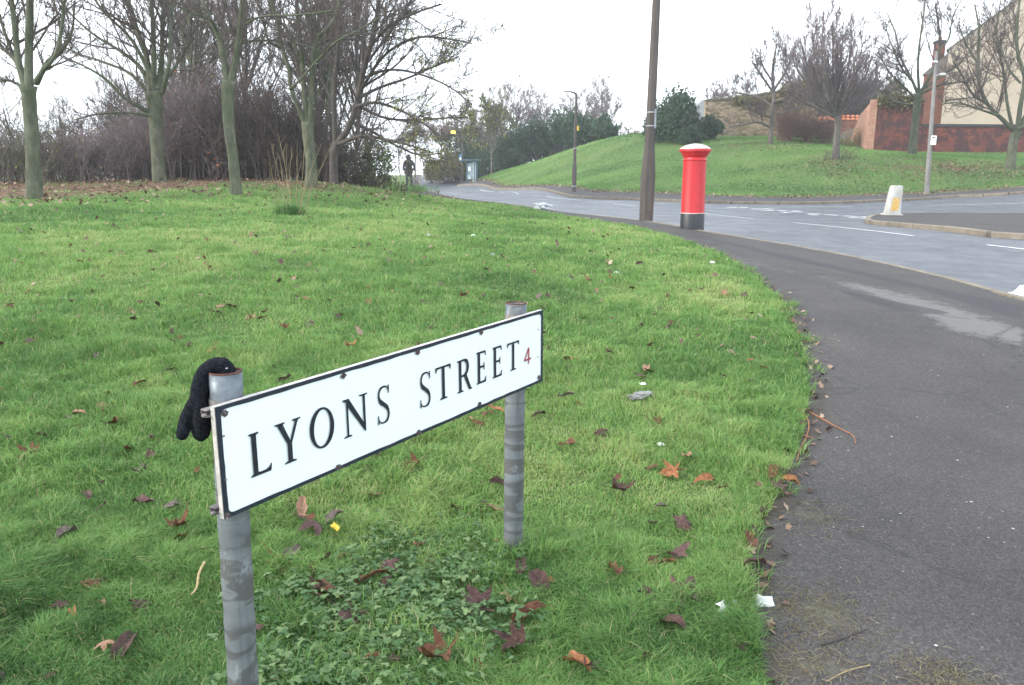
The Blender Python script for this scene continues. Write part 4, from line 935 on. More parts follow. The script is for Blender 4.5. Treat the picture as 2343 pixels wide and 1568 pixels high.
def crumple(name, px, py, size, flat, m, label, cat, seed, lift=.02, elong=1.0, yaw=0.):
    import bmesh
    r = np.random.default_rng(seed); bm = bmesh.new(); bmesh.ops.create_icosphere(bm, subdivisions=4, radius=1.0); k = r.normal(size=(14, 3)); k /= np.linalg.norm(k, axis=1, keepdims=True); am = r.uniform(-.35, .25, 14)
    for v in bm.verts:
        d = np.array(v.co); q = 1+sum(a*max(0, 1-abs(float(kk@d))*3) for a, kk in zip(am, k))+.06*math.sin(d[0]*17+d[1]*11+seed)+.05*math.sin(d[2]*23+d[0]*9)
        v.co = Vector((d[0]*q*elong, d[1]*q, d[2]*q*flat))
    me = bpy.data.meshes.new(name); bm.to_mesh(me); bm.free(); me.materials.append(m); o = bpy.data.objects.new(name, me); col.objects.link(o); p = G(px, py)
    o.location = (p[0], p[1], g1(p[0], p[1])+lift); o.scale = (size,)*3; o.rotation_euler = (0, 0, yaw); return tag(o, label, cat)
M_bag = simple('thin_plastic', (.55, .57, .58), (.38, .40, .41), 4, .35, .6, .08); M_foil = simple('grey_wrapper', (.58, .59, .58), (.34, .35, .35), 6, .5, .8, .1, mp=(6, 1, 1)); M_paper = simple('white_litter_paper', (.75, .78, .76), (.6, .62, .60), 5, .7, .2)
crumple('plastic_bag', 1242, 480, .21, .55, M_bag, 'crumpled clear plastic bag lying on the footway edge', 'plastic bag', 3, .06, 1.3)
crumple('wrapper', 1465, 918, .055, .35, M_foil, 'crumpled grey wrapper lying in the grass', 'wrapper', 5, .035, 1.3, .3)
def scrap(px, py, s_, m, label, seed, tilt=.5, cat='litter', name='paper_scrap', lift=.02):
    r = np.random.default_rng(seed); k = 14; a = np.arange(k)*2*math.pi/k; R_ = .6+.5*r.random(k); P = np.stack([R_*np.cos(a)*1.4, R_*np.sin(a)*.7], 1); rings = [.5, 1.]; V = [(0, 0, .1)]
    for q in rings: V += [(p[0]*q, p[1]*q, .25*math.sin(p[0]*q*3+seed)+.1*r.random()) for p in P]
    F = [(0, 1+i, 1+(i+1) % k) for i in range(k)]+[(1+i, 1+k+i, 1+k+(i+1) % k, 1+(i+1) % k) for i in range(k)]
    mb = MB(); mb.add(np.array(V)*s_, F); o = mb.build(name, m, loc=(0, 0, 0), smooth=True); p = G(px, py); o.location = (p[0], p[1], g1(p[0], p[1])+lift); o.rotation_euler = (tilt+.35, r.normal(0, .25), r.normal(0, .5)); s2 = o.modifiers.new('t', 'SOLIDIFY'); s2.thickness = .0006
    tag(o, label, cat)
scrap(1742,1388,.038,M_paper,'white paper scrap standing at the footway edge',2,.7); scrap(1664,1402,.042,M_paper,'white torn wrapper lying in the grass beside the footway scrap',4,.5)
scrap(1470,900,.016,M_paper,'tiny white flake on top of the grey wrapper',7,.6,lift=.06); scrap(1512,1026,.018,M_paper,'small white scrap standing in the middle lawn',9,1.0)
scrap(770,1227,.022,simple('yellow_leaf', (.62, .48, .06), (.45, .32, .04), 9, .6, .3),'bright yellow narrow leaf under the sign plate',11,.8,'leaf','yellow_leaf',.04)
scrap(1630,604,.03,M_paper,'white scrap in the grass near the lawn edge',12,.8); scrap(980,541,.035,M_bag,'whitish scrap halfway up the lawn',13); scrap(1083,543,.035,M_paper,'white paper scrap higher on the lawn',14); scrap(1125,585,.03,M_bag,'pale scrap on the mid lawn',15); scrap(1415,629,.035,M_paper,'flat white scrap on the lawn towards the post box',16,.2)
scrap(2325,676,.11,M_paper,'flattened white litter lying against the kerb',17,.05,lift=.03)
# pale chewing gum and grit spots on the footway
mb = MB(); r = np.random.default_rng(21)
for px, py in [(1861,720),(1973,1210),(1923,1305),(1914,1005),(2005,745),(2100,650),(2250,815),(2305,935),(2040,1003),(1855,640),(1752,612),(2130,850),(2220,1000),(1990,660),(1700,607),(2060,1180),(1830,598)]+[(r.uniform(1800, 2340), r.uniform(620, 1500)) for _ in range(22)]:
    p = G(px, py)
    if inside(np.array([p[:2]]), lawn_poly)[0]: continue
    s_ = r.uniform(.0025, .007); k = 9; a = np.arange(k)*2*math.pi/k; R_ = s_*(.7+.5*r.random(k)); mb.add(np.column_stack([p[0]+R_*np.cos(a), p[1]+R_*np.sin(a), np.full(k, g1(p[0], p[1])+.0105)]), [tuple(range(k))])
tag(mb.build('gravel_spots', simple('pale_spot', (.55, .56, .54), (.35, .35, .34), 30, .8, .2), None, (0, 0, 0)), 'pale gum spots and grit dotted over the footway', 'spots', kind='stuff')
# ------------------------------------------------------------------ post box
def paint(name, c1, c2, rough=.35, sc_=6):
    n = NT(name, rough, .5); f = n.noise(sc_, 6); c = n.ramp(f, [(.3, c2), (.7, c1)]); c = n.mix(n.ramp(n.noise(16, 8, .8, mp=(1, 1, .6)), [(.62, 0.), (.74, .5)]), c, tuple(q*.45+.02 for q in c1)); n.color(c); n.bump(n.noise(24, 5), .15, .006); return n.m
M_redp = paint('pillar_red', (.56, .020, .026), (.44, .016, .022), .42)
M_blackp = paint('plinth_black', (.03, .033, .04), (.015, .018, .024), .45)
n = NT('sky_sheen_and_ring_paint', .6, .4); c = n.mix(n.ramp(n.noise(18, 6, .7), [(.30, 0.), (.50, .9)]), (.58, .07, .07), (.74, .68, .67)); n.color(c); M_cap = n.m  # sky reflection on the cap top painted as white; the worn ring shares it
pb = G(1583, 524.5); pb[2] = g1(pb[0], pb[1])
sB = 1.6/ (proj(pb)[1]-330) if False else None
top_z = U(1591, 329, pb[1])[2]; Hb = top_z-pb[2]; Wm = pb[1]/FPX*1.0*math.sqrt(1+0)
box = thing('post_box', 'red cylindrical post box with black base standing on the footway', 'post box', pb)
lx = (U(1591, 329, pb[1])-U(1583, 527, pb[1]))[:1]; axb = np.array([float(lx[0])/Hb*.75, 0, 1.])
ppm = FPX/pb[1]; r_ = .213*26.5/(.213*ppm) if False else 26.3/ppm
def bz(py): return (526-py)/(526-330)*Hb
def lat(name, prof, m, k=64, smooth=True): return MB().lathe(prof, pb, k, ax=axb).build(name, m, box, smooth=False)
R1 = 26.6/ppm; R2 = 25.6/ppm; Rc = 34.2/ppm
zp = bz(489)
lat('plinth', [(R1, -.03), (R1*1.005, zp-.012), (R1*.99, zp-.004)], M_blackp)
body_prof = [(R1*.98, zp+.012), (R1*1.0, zp+.016), (R1*.98, zp+.024), (R1*.975, zp+.03), (R2*.99, bz(370)), (R2*.99, bz(369)+.01)]
lat('worn_ring', [(R1*.98, zp-.003), (R1*1.014, zp+.0), (R1*1.014, zp+.010), (R1*.98, zp+.0115)], M_cap)
o = lat('body', body_prof, M_redp, 72)
lat('collar', [(R2*.98, bz(369)), (R2*1.05, bz(368.5)), (R2*1.06, bz(367)), (R2*.99, bz(365.6)), (R2*.95, bz(362)), (R2*1.02, bz(359))], M_redp)
lat('cap', [(R2*1.01, bz(359.2)), (R2*1.09, bz(357)), (Rc*.88, bz(352.5)), (Rc*.90, bz(350.5)), (Rc*.97, bz(349)), (Rc*.99, bz(348.4)), (Rc, bz(343)), (Rc*.99, bz(342))], M_redp)
lat('cap_top', [(Rc*.985, bz(342.2)), (Rc*.985, bz(341)), (Rc*.84, bz(337.4)), (Rc*.6, bz(333.6)), (Rc*.33, bz(331.2)), (Rc*.1, bz(330.1)), (.004, bz(330))], M_cap)
mb = MB(); axn = axb/np.linalg.norm(axb)
for i in range(44):
    a = i*2*math.pi/44; c_ = pb+axn*bz(347.3)+np.array([math.cos(a)*Rc*1.0, math.sin(a)*Rc*1.0, 0]); mb.box(c_, (.020, .018, .016), a+math.pi/2, .003)
mb.build('dentil_band', M_redp, box)
for a in (-112, -58):       # raised edges of the body panels
    mb = MB(); t = RAD(a); P = [pb+axn*z+np.array([math.cos(t)*r2, math.sin(t)*r2, 0]) for z, r2 in ((zp+.03, R1*.972), (bz(371), R2*.987))]; mb.tubes(P, [.006, .006], 5); mb.build('panel_seam', M_redp, box)

# ------------------------------------------------------------------ lamp columns
n = NT('weathered_concrete', .85, .3)
c = n.ramp(n.noise(3, 7, .7, mp=(1, 1, .25)), [(.3, (.062, .054, .05)), (.7, (.115, .10, .093))]); c = n.mix(n.ramp(n.noise(2.0, 6, .7, mp=(3, 3, .35)), [(.58, 0.), (.66, .6)]), c, (.20, .085, .04))
n.color(c); n.bump(n.noise(30, 5), .4, .01); M_col = n.m
M_conc2 = simple('pale_concrete', (.26, .25, .245), (.16, .155, .15), 5, .85, .3, mp=(1, 1, .3))
M_darkm = simple('dark_column_paint', (.10, .085, .08), (.06, .05, .048), 4, .7, .2)
M_galv = simple('grey_conduit', (.38, .40, .43), (.26, .28, .30), 12, .5, .2, metal=.3)
def column(px, py, topx, topy, prof, m, label, k=8, arm=None, Y=None, name='lamp_column'):
    p = G(px, py) if Y is None else U(px, py, Y); p[2] = g1(p[0], p[1])
    tp = U(topx, topy, p[1]); ax = tp-p; H = ax[2]; t = thing(name, label, 'street lamp', p)
    mb = MB(); mb.lathe([(r, z) for r, z in prof(H)], p, k, ax=ax/np.linalg.norm(ax)); mb.build('shaft', m, t)
    return t, p, tp
W = 1/ (FPX)
t, p, tp = column(1478, 506, 1513, -230, lambda H: [(16.5/ppm*.93, -.1), (.150, .0), (.158, .55), (.161, .98), (.150, 1.12), (.118, 1.52), (.104, 1.75), (.100, 2.3), (.088, 4.2), (.070, 6.0), (.062, H)], M_col, 'tall dark concrete lamp column with swollen base beside the post box')
ax = (tp-p)/np.linalg.norm(tp-p)
mb = MB(); c_ = p+ax*1.0; mb.lathe([(.153, -.62), (.159, -.3), (.1625, 0), (.1625, .001)], p+ax*.98, 8, ax=ax, cap=False) if False else None
q = p+ax*((506-300)/506*0+ (506-268)/ (506+0)*0+0); hz = lambda py: (506-py)/(FPX/p[1])*1.0
mb = MB(); a_ = p+ax*hz(303)+np.array([.082, -.055, 0]); b_ = p+ax*hz(262)+np.array([.078, -.052, 0]); mb.tubes([a_, b_], [.028, .028], 8, cap=True); mb.build('conduit', M_galv, t)
for py in (270, 299):
    mb = MB(); mb.lathe([(.111, 0), (.114, .002), (.114, .022), (.111, .024)], p+ax*hz(py)+np.array([.012, -.008, 0]), 20, ax=ax, cap=False); mb.build('strap', M_galv, t)
mb = MB(); mb.prism([(-.05, -.7), (.05, -.7), (.05, .0), (-.05, .0)], p+ax*.9+np.array([.012, -.162, 0]), (1, 0, 0), (ax[0], 0, 1), (0, 1, 0), .01); mb.build('access_door', M_col, t)
mb = MB(); c_ = curve([tp, tp+np.array([0, .0, .35]), tp+np.array([.25, .1, .75]), tp+np.array([.9, .35, .95]), tp+np.array([1.6, .6, 1.0])], n=14); mb.tubes(c_, np.linspace(.06, .035, 14), 8, cap=True); mb.build('arm', M_col, t)
mb = MB(); mb.box(tp+np.array([1.85, .7, .93]), (.6, .22, .12), .37, .04); mb.build('lamp_head', M_galv, t)
# second column, dark steel, swan neck to the left
t, p, tp = column(1313, 438.5, 1318.6, 222, lambda H: [(.12, -.05), (.12, 1.25), (.085, 1.4), (.075, 2.5), (.06, H)], M_darkm, 'thin dark street lamp with hooked arm beside the far road', 12)
s_ = p[1]/FPX
mb = MB(); c_ = curve([tp, tp+np.array([-.5*s_, 0, 5*s_]), tp+np.array([-5*s_, 0, 8.5*s_]), tp+np.array([-17*s_, -.05, 11.5*s_])], n=14); mb.tubes(c_, np.linspace(.06, .035, 14), 8, cap=True); mb.build('arm', M_darkm, t)
mb = MB(); mb.box(tp+np.array([-20*s_, -.05, 9.8*s_]), (.42, .16, .07), .05, .03); mb.build('lamp_head', M_galv, t)
mb = MB(); mb.box(p+np.array([.12, -.07, (438.5-306)*s_]), (.10, .02, .24), 0, .004); mb.build('number_plate', simple('yellow_plate', (.7, .5, .06), (.55, .38, .05), 20, .5, .1), t)
for py in (345, 428):
    mb = MB(); rr = .09 if py < 400 else .124; mb.lathe([(rr, 0), (rr, .06)], p+np.array([0, 0, (438.5-py)*s_]), 16); mb.build('band', M_galv, t)
# third column by the shelter with its lamp alight
t, p, tp = column(1057, 418.5, 1059.5, 300, lambda H: [(.15, -.05), (.15, 1.4), (.11, 1.6), (.085, H)], M_darkm, 'distant street lamp with glowing amber head by the bus shelter', 10)
s_ = p[1]/FPX
mb = MB(); c_ = curve([tp, tp+np.array([-1*s_, 0, 4*s_]), tp+np.array([-9*s_, 0, 5*s_]), tp+np.array([-17*s_, 0, 1*s_])], n=12); mb.tubes(c_, np.linspace(.07, .05, 12), 8, cap=True); mb.build('arm', M_darkm, t)
n = NT('amber_lamp', .4, .5); n.color((.9, .6, .1)); n.b.inputs['Emission Color'].default_value = (1., .62, .06, 1); n.b.inputs['Emission Strength'].default_value = 2.2
mb = MB(); mb.box(tp+np.array([-21.5*s_, -.1, -6*s_]), (10*s_, .3, 6*s_), 0, .06); mb.build('lamp_head', n.m, t)
mb = MB(); mb.box(tp+np.array([-22*s_, -.1, .2*s_]), (12*s_, .34, 2.2*s_), 0, .04); mb.build('lamp_hood', M_darkm, t)
mb = MB(); mb.box(p+np.array([-3.2*s_, -.2, (418.5-371)*s_]), (6*s_, .05, 15*s_), 0, .01); o = mb.build('stop_flag', simple('flag_blue', (.10, .25, .45), (.08, .2, .36), 10, .5, .1), t)
mb = MB(); mb.box(p+np.array([-3.2*s_, -.24, (418.5-368)*s_]), (4.5*s_, .02, 6*s_), 0, 0); mb.build('flag_panel', M_white, t)
# pale concrete pole by the side road
t, p, tp = column(2120, 441.5, 2143, 118, lambda H: [(.115, -.1), (.115, .02), (.098, 1.2), (.082, 3.5), (.06, H)], M_conc2, 'slender pale concrete pole with a white notice and small lamp', 8, name='utility_pole')
t['category'] = 'pole'; s_ = p[1]/FPX; ax = (tp-p)/(tp-p)[2]
mb = MB(); c_ = p+ax*((441.5-337)*s_); mb.box(c_+np.array([.06, -.16, 0]), (12*s_, .02, 20*s_), 0, .004); mb.build('notice_board', M_white, t)
mb = MB(); mb.box(c_+np.array([.04, -.172, 15*s_]), (7*s_, .004, 2.2*s_), 0, 0); mb.build('notice_text', M_letter, t)
mb = MB(); c_ = p+ax*((441.5-192)*s_); mb.tubes(curve([c_, c_+np.array([4*s_, -.1, 3*s_]), c_+np.array([9*s_, -.15, 4*s_])], n=8), [.03]*8, 6, cap=True); mb.build('lamp_arm', M_galv, t)
mb = MB(); mb.box(c_+np.array([13*s_, -.15, 1.6*s_]), (13*s_, .2, 5*s_), 0, .05); mb.build('lamp_head', M_white, t)
mb = MB(); c_ = p+ax*((441.5-163)*s_); mb.box(c_+np.array([-15*s_, -.08, 0]), (34*s_, .07, .07), .03, .01); mb.build('cross_arm', M_white, t)
for q in (-30, -16):
    mb = MB(); mb.lathe([(.02, 0), (.045, .03), (.045, .10), (.02, .13)], c_+np.array([q*s_, -.08, .07]), 8); mb.build('insulator', M_white, t)

# ------------------------------------------------------------------ bollard
p = G(2040, 493); p[2] = g1(p[0], p[1])+.006; s_ = p[1]/FPX
t = thing('bollard', 'short white concrete bollard with yellow reflective panel on the kerb corner', 'bollard', p)
M_bol = simple('bollard_white', (.50, .49, .46), (.33, .32, .30), 7, .7, .25, mp=(1, 1, .4)); H = 66*s_
mb = MB(); b0, b1, d0, d1 = 15.4*s_, 11.8*s_, .16, .11
V = [(x*w_, y*dd, z) for z, w_, dd in ((.05, b0, d0), (H*.95, b1*1.03, d1*1.05), (H, b1*.9, d1*.85)) for x, y in ((-1,-.8),(-.8,-1),(.8,-1),(1,-.8),(1,.8),(.8,1),(-.8,1),(-1,.8))]
V = np.array(V); V[:, 0] += V[:, 2]/H*.06
F = [(i*8+j, i*8+(j+1) % 8, (i+1)*8+(j+1) % 8, (i+1)*8+j) for i in range(2) for j in range(8)]+[tuple(range(7, -1, -1)), tuple(range(16, 24))]; mb.add(V+p, F); mb.build('body', M_bol, t)
mb = MB(); mb.box(p+np.array([0, 0, -.01]), (38*s_, .42, .055), 0, .015); mb.build('base', M_bol, t)
n = NT('reflective_yellow', .4, .5); c = n.mix(n.ramp(n.noise(14, 6, .75), [(.44, 0.), (.56, .8)]), (.55, .30, .02), (.50, .42, .22)); n.color(c)
mb = MB(); e_ = (d0-d1)/(H*.95); z0, z1 = H*.16, H*.585; hw = 9*s_
yy = lambda z: -(d0+(d1*1.05-d0)*(z-.05)/(H*.95-.05))-.003
mb.add(np.array([(-hw, yy(z0), z0), (hw*.9, yy(z0), z0), (hw*.88+.06*z1/H, yy(z1), z1), (-hw*.86+.06*z1/H, yy(z1), z1)])+p, [(0, 1, 2, 3)]); mb.build('reflector', n.m, t)

# ------------------------------------------------------------------ bus shelter
p = G(1079, 418.5); p[2] = g1(p[0], p[1]); s_ = p[1]/FPX
t = thing('bus_shelter', 'small dark blue bus shelter with glazed end panel at the far bend', 'bus shelter', p)
M_shel = simple('shelter_blue', (.05, .10, .13), (.035, .07, .09), 5, .5, .1); M_shw = simple('shelter_grey', (.45, .52, .56), (.35, .42, .46), 5, .5, .1)
n = NT('shelter_glass', .1, .6); n.color((.35, .45, .5)); n.b.inputs['Alpha'].default_value = .45; M_gl = n.m
Hs = 51*s_
mb = MB(); mb.box(p+np.array([-1*s_, .8, Hs-.16]), (42*s_, 1.9, .16), 0, .04); mb.build('roof', M_shel, t)
for x, m_, w_ in ((-11, M_shel, .09), (11, M_shel, .14), (4, M_shw, .07), (9, M_shw, .06)):
    mb = MB(); mb.box(p+np.array([x*s_, 0, 0]), (w_, .09, Hs-.17), 0, .01); mb.build('post', m_, t)
for x in (-11, 11):
    mb = MB(); mb.box(p+np.array([x*s_, 1.6, 0]), (.09, .09, Hs-.17), 0, .01); mb.build('post', M_shel, t)
mb = MB(); mb.box(p+np.array([-4*s_, .02, .25]), (13*s_, .02, Hs-.55), 0, 0); mb.build('glass_panel', M_gl, t)
mb = MB(); mb.box(p+np.array([-5*s_, -.01, Hs*.50]), (5*s_, .02, .36), 0, 0); mb.build('timetable', M_white, t)
mb = MB(); mb.box(p+np.array([-5*s_, -.01, Hs*.16]), (8*s_, .02, .3), 0, 0); mb.build('lower_panel', M_shw, t)
mb = MB(); mb.box(p+np.array([0, 1.62, .3]), (22*s_, .02, Hs-.6), 0, 0); mb.build('glass_panel', M_gl, t)
mb = MB(); mb.box(p+np.array([0, 1.3, .45]), (18*s_, .3, .05), 0, .01); mb.build('bench', M_shel, t)

# ------------------------------------------------------------------ person walking on the verge
p = G(936, 431.5); p[2] = g1(p[0], p[1]); K = 74*p[1]/FPX/1.78
t = thing('person', 'person in dark hooded coat and trousers standing on the verge beyond the branches', 'person', p)
def T(*pts): return [tuple(p+np.array([x*K, y*K, z*K])) for x, y, z in pts]
M_skin = simple('skin', (.35, .2, .15), (.28, .16, .12), 20, .6, .1); M_coat = simple('dark_coat', (.016, .014, .018), (.008, .007, .010), 12, .9, .4); M_trs = simple('dark_trousers', (.03, .035, .045), (.018, .02, .028), 14, .9, .4); M_hair = simple('dark_hair', (.03, .025, .03), (.015, .012, .015), 30, .8, .4)
bd = [(T((0,0,.95),(0,0,1.2),(0,0,1.42),(0,.0,1.5),(0,-.005,1.56)), [.11*K,.12*K,.12*K,.055*K,.05*K]), (T((0,-.01,1.58),(0,-.015,1.66),(0,-.01,1.70)), [.075*K,.095*K,.07*K]), (T((0,.10,1.63),(0,.12,1.61)), [.012*K,.016*K]), (T((-.095,0,1.64),(.095,0,1.64)), [.02*K,.02*K]),
      (T((-.19,0,1.40),(-.27,.03,1.14),(-.23,-.05,.94)), [.05*K,.042*K,.032*K]), (T((.19,0,1.40),(.29,.03,1.15),(.22,-.05,.96)), [.05*K,.042*K,.032*K]),
      (T((-.09,0,.92),(-.10,-.03,.5),(-.10,.02,.09)), [.08*K,.055*K,.035*K]), (T((.09,0,.92),(.11,.05,.5),(.13,.08,.09)), [.08*K,.055*K,.035*K])]
for sx, hx, hz_ in ((-1, -.225, .92), (1, .215, .94)):
    bd.append((T((hx,-.05,hz_),(hx,-.06,hz_-.07)), [.028*K,.03*K]))
    for f in range(4): bd.append((T((hx-.024+.016*f,-.06,hz_-.08),(hx-.026+.017*f,-.065,hz_-.12),(hx-.024+.016*f,-.05,hz_-.15+.008*abs(f-1.5))), [.009*K,.0085*K,.007*K]))
    bd.append((T((hx+sx*-.02,-.06,hz_-.05),(hx+sx*-.045,-.07,hz_-.09)), [.01*K,.008*K]))
o = remesh_build('body', bd, M_skin, t, vox=.012, smooth=2)
remesh_build('coat', [(T((0,.01,.82),(0,.01,1.0),(0,.01,1.2),(0,.01,1.38),(0,.01,1.47)), [.21*K,.20*K,.19*K,.185*K,.10*K]), (T((-.17,0,1.43),(-.28,.03,1.15),(-.24,-.04,.97)), [.075*K,.068*K,.055*K]), (T((.17,0,1.43),(.31,.03,1.15),(.23,-.04,.98)), [.075*K,.068*K,.055*K]), (T((-.1,.01,1.44),(.1,.01,1.44)), [.08*K,.08*K])], M_coat, t, vox=.02, smooth=3)
remesh_build('hood', [(T((0,-.01,1.48),(0,-.015,1.62),(0,-.01,1.72)), [.11*K,.135*K,.10*K])], M_hair, t, vox=.02, smooth=3)
remesh_build('trousers', [(T((-.085,0,.88),(-.10,-.03,.5),(-.10,.02,.08)), [.10*K,.072*K,.058*K]), (T((.085,0,.88),(.11,.05,.5),(.13,.08,.08)), [.10*K,.072*K,.058*K]), (T((-.05,0,.86),(.05,0,.86)), [.12*K,.12*K])], M_trs, t, vox=.02, smooth=3)
for x, y in ((-.10, .0), (.13, .06)):
    remesh_build('shoe', [(T((x,y+.05,.045),(x,y-.12,.035)), [.045*K,.04*K])], M_hair, t, vox=.012, smooth=2)

# ------------------------------------------------------------------ walls and buildings
def bricks(name, c1, c2, c3, mortar, scale=1.0, alongy=False):
    n = NT(name, .9, .2); br = n.t.nodes.new('ShaderNodeTexBrick'); mp_ = n.t.nodes.new('ShaderNodeMapping'); mp_.inputs['Rotation'].default_value = (RAD(90), 0, RAD(90) if alongy else 0) if not alongy else (RAD(90), RAD(0), RAD(90))
    n.L(n.tc.outputs['Object'], mp_.inputs[0]) if False else None
    sp_ = n.t.nodes.new('ShaderNodeSeparateXYZ'); cb = n.t.nodes.new('ShaderNodeCombineXYZ'); n.L(n.tc.outputs['Object'], sp_.inputs[0])
    n.L(n.math('ADD', sp_.outputs[0], sp_.outputs[1]), cb.inputs[0]); n.L(sp_.outputs[2], cb.inputs[1]); n.L(cb.outputs[0], br.inputs['Vector'])
    br.inputs['Scale'].default_value = 1.0; br.inputs['Brick Width'].default_value = .225*scale; br.inputs['Row Height'].default_value = .075*scale; br.inputs['Mortar Size'].default_value = .009*scale
    br.inputs['Color1'].default_value = (*c1, 1); br.inputs['Color2'].default_value = (*c2, 1); br.inputs['Mortar'].default_value = (*mortar, 1)
    c = n.mix(n.ramp(n.noise(1.6, 6, .75), [(.44, 0.), (.54, .85)]), br.outputs['Color'], c3); c = n.mix(n.ramp(n.noise(7, 5, .7), [(.5, 0.), (.7, .4)]), c, tuple(q*.5 for q in c2))
    n.color(c); n.bump(br.outputs['Fac'], -.5, .01); return n.m
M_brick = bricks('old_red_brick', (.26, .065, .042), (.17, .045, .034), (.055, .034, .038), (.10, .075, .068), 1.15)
M_brickp = bricks('side_lit_brick', (.40, .17, .11), (.30, .12, .085), (.44, .26, .19), (.42, .34, .28), 1.15)  # return wall: sidelight put into the colour as paler brick
M_bricko = bricks('orange_brick', (.27, .095, .06), (.22, .08, .052), (.18, .08, .058), (.20, .15, .12), 1.0)
M_cope = simple('dark_coping', (.06, .06, .065), (.03, .03, .035), 6, .85, .4)
def zat(px, py, Y): return U(px, py, Y)[2]
def X(px, Y, py=300): return U(px, py, Y)[0]
# tall end of the brick boundary wall
yb = 52.0
p = np.array([X(2005, yb), yb, g1(X(2005, yb), yb)]); w1 = thing('brick_wall', 'old dark red brick boundary wall running behind the right hand trees', 'brick wall', p)
x0, x1, x2 = X(2003, yb), X(2108, yb), X(2560, yb); zt0, zt1 = zat(2005, 228, yb), zat(2100, 233, yb); zl = zat(2200, 291, yb); zb0 = g1(x0, yb)-.6
mb = MB(); mb.prism([(x0, zb0), (x1, zb0), (x1, zt1), (x1*.4+x0*.6, zt0+.1), (x0, zt0)], (0, yb, 0), (1, 0, 0), (0, 0, 1), (0, 1, 0), .5); mb.build('tall_section', M_brick, w1)
mb = MB(); mb.prism([(x1+.003, zb0-1.2), (x2, zb0-1.2), (x2, zl+.05), (x1+.003, zl)], (0, yb+.06, 0), (1, 0, 0), (0, 0, 1), (0, 1, 0), .38); mb.build('low_section', M_brick, w1)
mb = MB(); mb.prism([(x1+.004, zl+.002), (x2+.05, zl+.052), (x2+.05, zl+.22), (x1+.004, zl+.17)], (0, yb-.0, 0), (1, 0, 0), (0, 0, 1), (0, 1, 0), .5); mb.build('coping', M_cope, w1)
mb = MB(); mb.prism([(x0-.03, zt0+.003), (x1*.4+x0*.6, zt0+.103), (x1+.03, zt1+.003), (x1+.03, zt1+.10), (x1*.4+x0*.6, zt0+.22), (x0-.03, zt0+.11)], (0, yb-.06, 0), (1, 0, 0), (0, 0, 1), (0, 1, 0), .62); mb.build('coping', M_cope, w1)
# return wall going back from the corner, its top stepping down
A_ = np.array([x0-.02, yb+.0]); B_ = np.array([X(1962, 58), 58.0]); d_ = (B_-A_); L_ = np.linalg.norm(d_); d_ /= L_; zbA, zbB = g1(*A_)-.5, g1(*B_)-.4
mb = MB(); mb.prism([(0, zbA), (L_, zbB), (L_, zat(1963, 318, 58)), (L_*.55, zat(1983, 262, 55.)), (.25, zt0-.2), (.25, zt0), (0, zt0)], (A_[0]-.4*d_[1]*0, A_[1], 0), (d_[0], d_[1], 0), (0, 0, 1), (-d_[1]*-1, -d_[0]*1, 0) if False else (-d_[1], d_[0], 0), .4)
tag(mb.build('return_wall', M_brickp, w1), 'brick return with side light painted in as a paler pink')
# low orange wall with crested tile coping behind
yo = 63.0; xa, xb = X(1862, yo), X(1995, yo); p = np.array([xa, yo, g1(xa, yo)]); t = thing('orange_brick_wall', 'low orange brick wall with crested tiles between the stone wall and red corner', 'brick wall', p)
zb_, zt_ = g1(xa, yo)-.8, zat(1900, 280, yo); mb = MB(); mb.prism([(xa, zb_), (xb, zb_), (xb, zt_+.15), (X(1930, yo), zt_+.1), (X(1905, yo), zt_-.05), (xa, zat(1862, 297, yo))], (0, yo, 0), (1, 0, 0), (0, 0, 1), (0, 1, 0), .3); mb.build('wall_face', M_bricko, t)
M_tile = simple('orange_tile', (.55, .20, .10), (.40, .14, .08), 8, .8, .3)
for i in range(9):
    xx = X(1876+i*10.5, yo); zc = zt_+(.0 if i < 2 else .16); mb = MB(); mb.lathe([(.19, 0), (.19, .08), (.13, .16), (.17, .30), (.06, .40)], (xx, yo+.12, zc), 10); mb.build('crest_tile', M_tile, t)
mb = MB(); mb.prism([(X(1893, yo-3), g1(X(1893, yo-3), yo-3)-.3), (X(1965, yo-3), g1(X(1965, yo-3), yo-3)-.3), (X(1985, yo-3), zat(1985, 290, yo-3)), (X(1985, yo-3), zat(1985, 283, yo-3)), (X(1930, yo-3), zat(1930, 305, yo-3))], (0, yo-3, 0), (1, 0, 0), (0, 0, 1), (0, 1, 0), .3)
o = mb.build('ramp_wall', simple('grey_ramp', (.20, .19, .19), (.13, .12, .12), 5, .9, .4), None, (X(1940, yo-3), yo-3, 3.0)); tag(o, 'grey sloping ramp wall below the orange tiled wall', 'ramp wall')
for q in (1958, 1975, 1983):
    xx = X(q, 57); mb = MB(); zz_ = g1(xx, 57); mb.tubes([(xx, 57, zz_-.1), (xx+.05, 57, zat(q, 285, 57))], [.04, .035], 6, cap=True); mb.build('railing_post', M_conc2, None, (xx, 57, zz_)); o = bpy.context.scene.objects[-1] if False else None
for o in [o for o in col.objects if o.name.startswith('railing_post')]: tag(o, 'thin pale metal railing post beside the brick return', 'post', 'railing posts by the ramp')
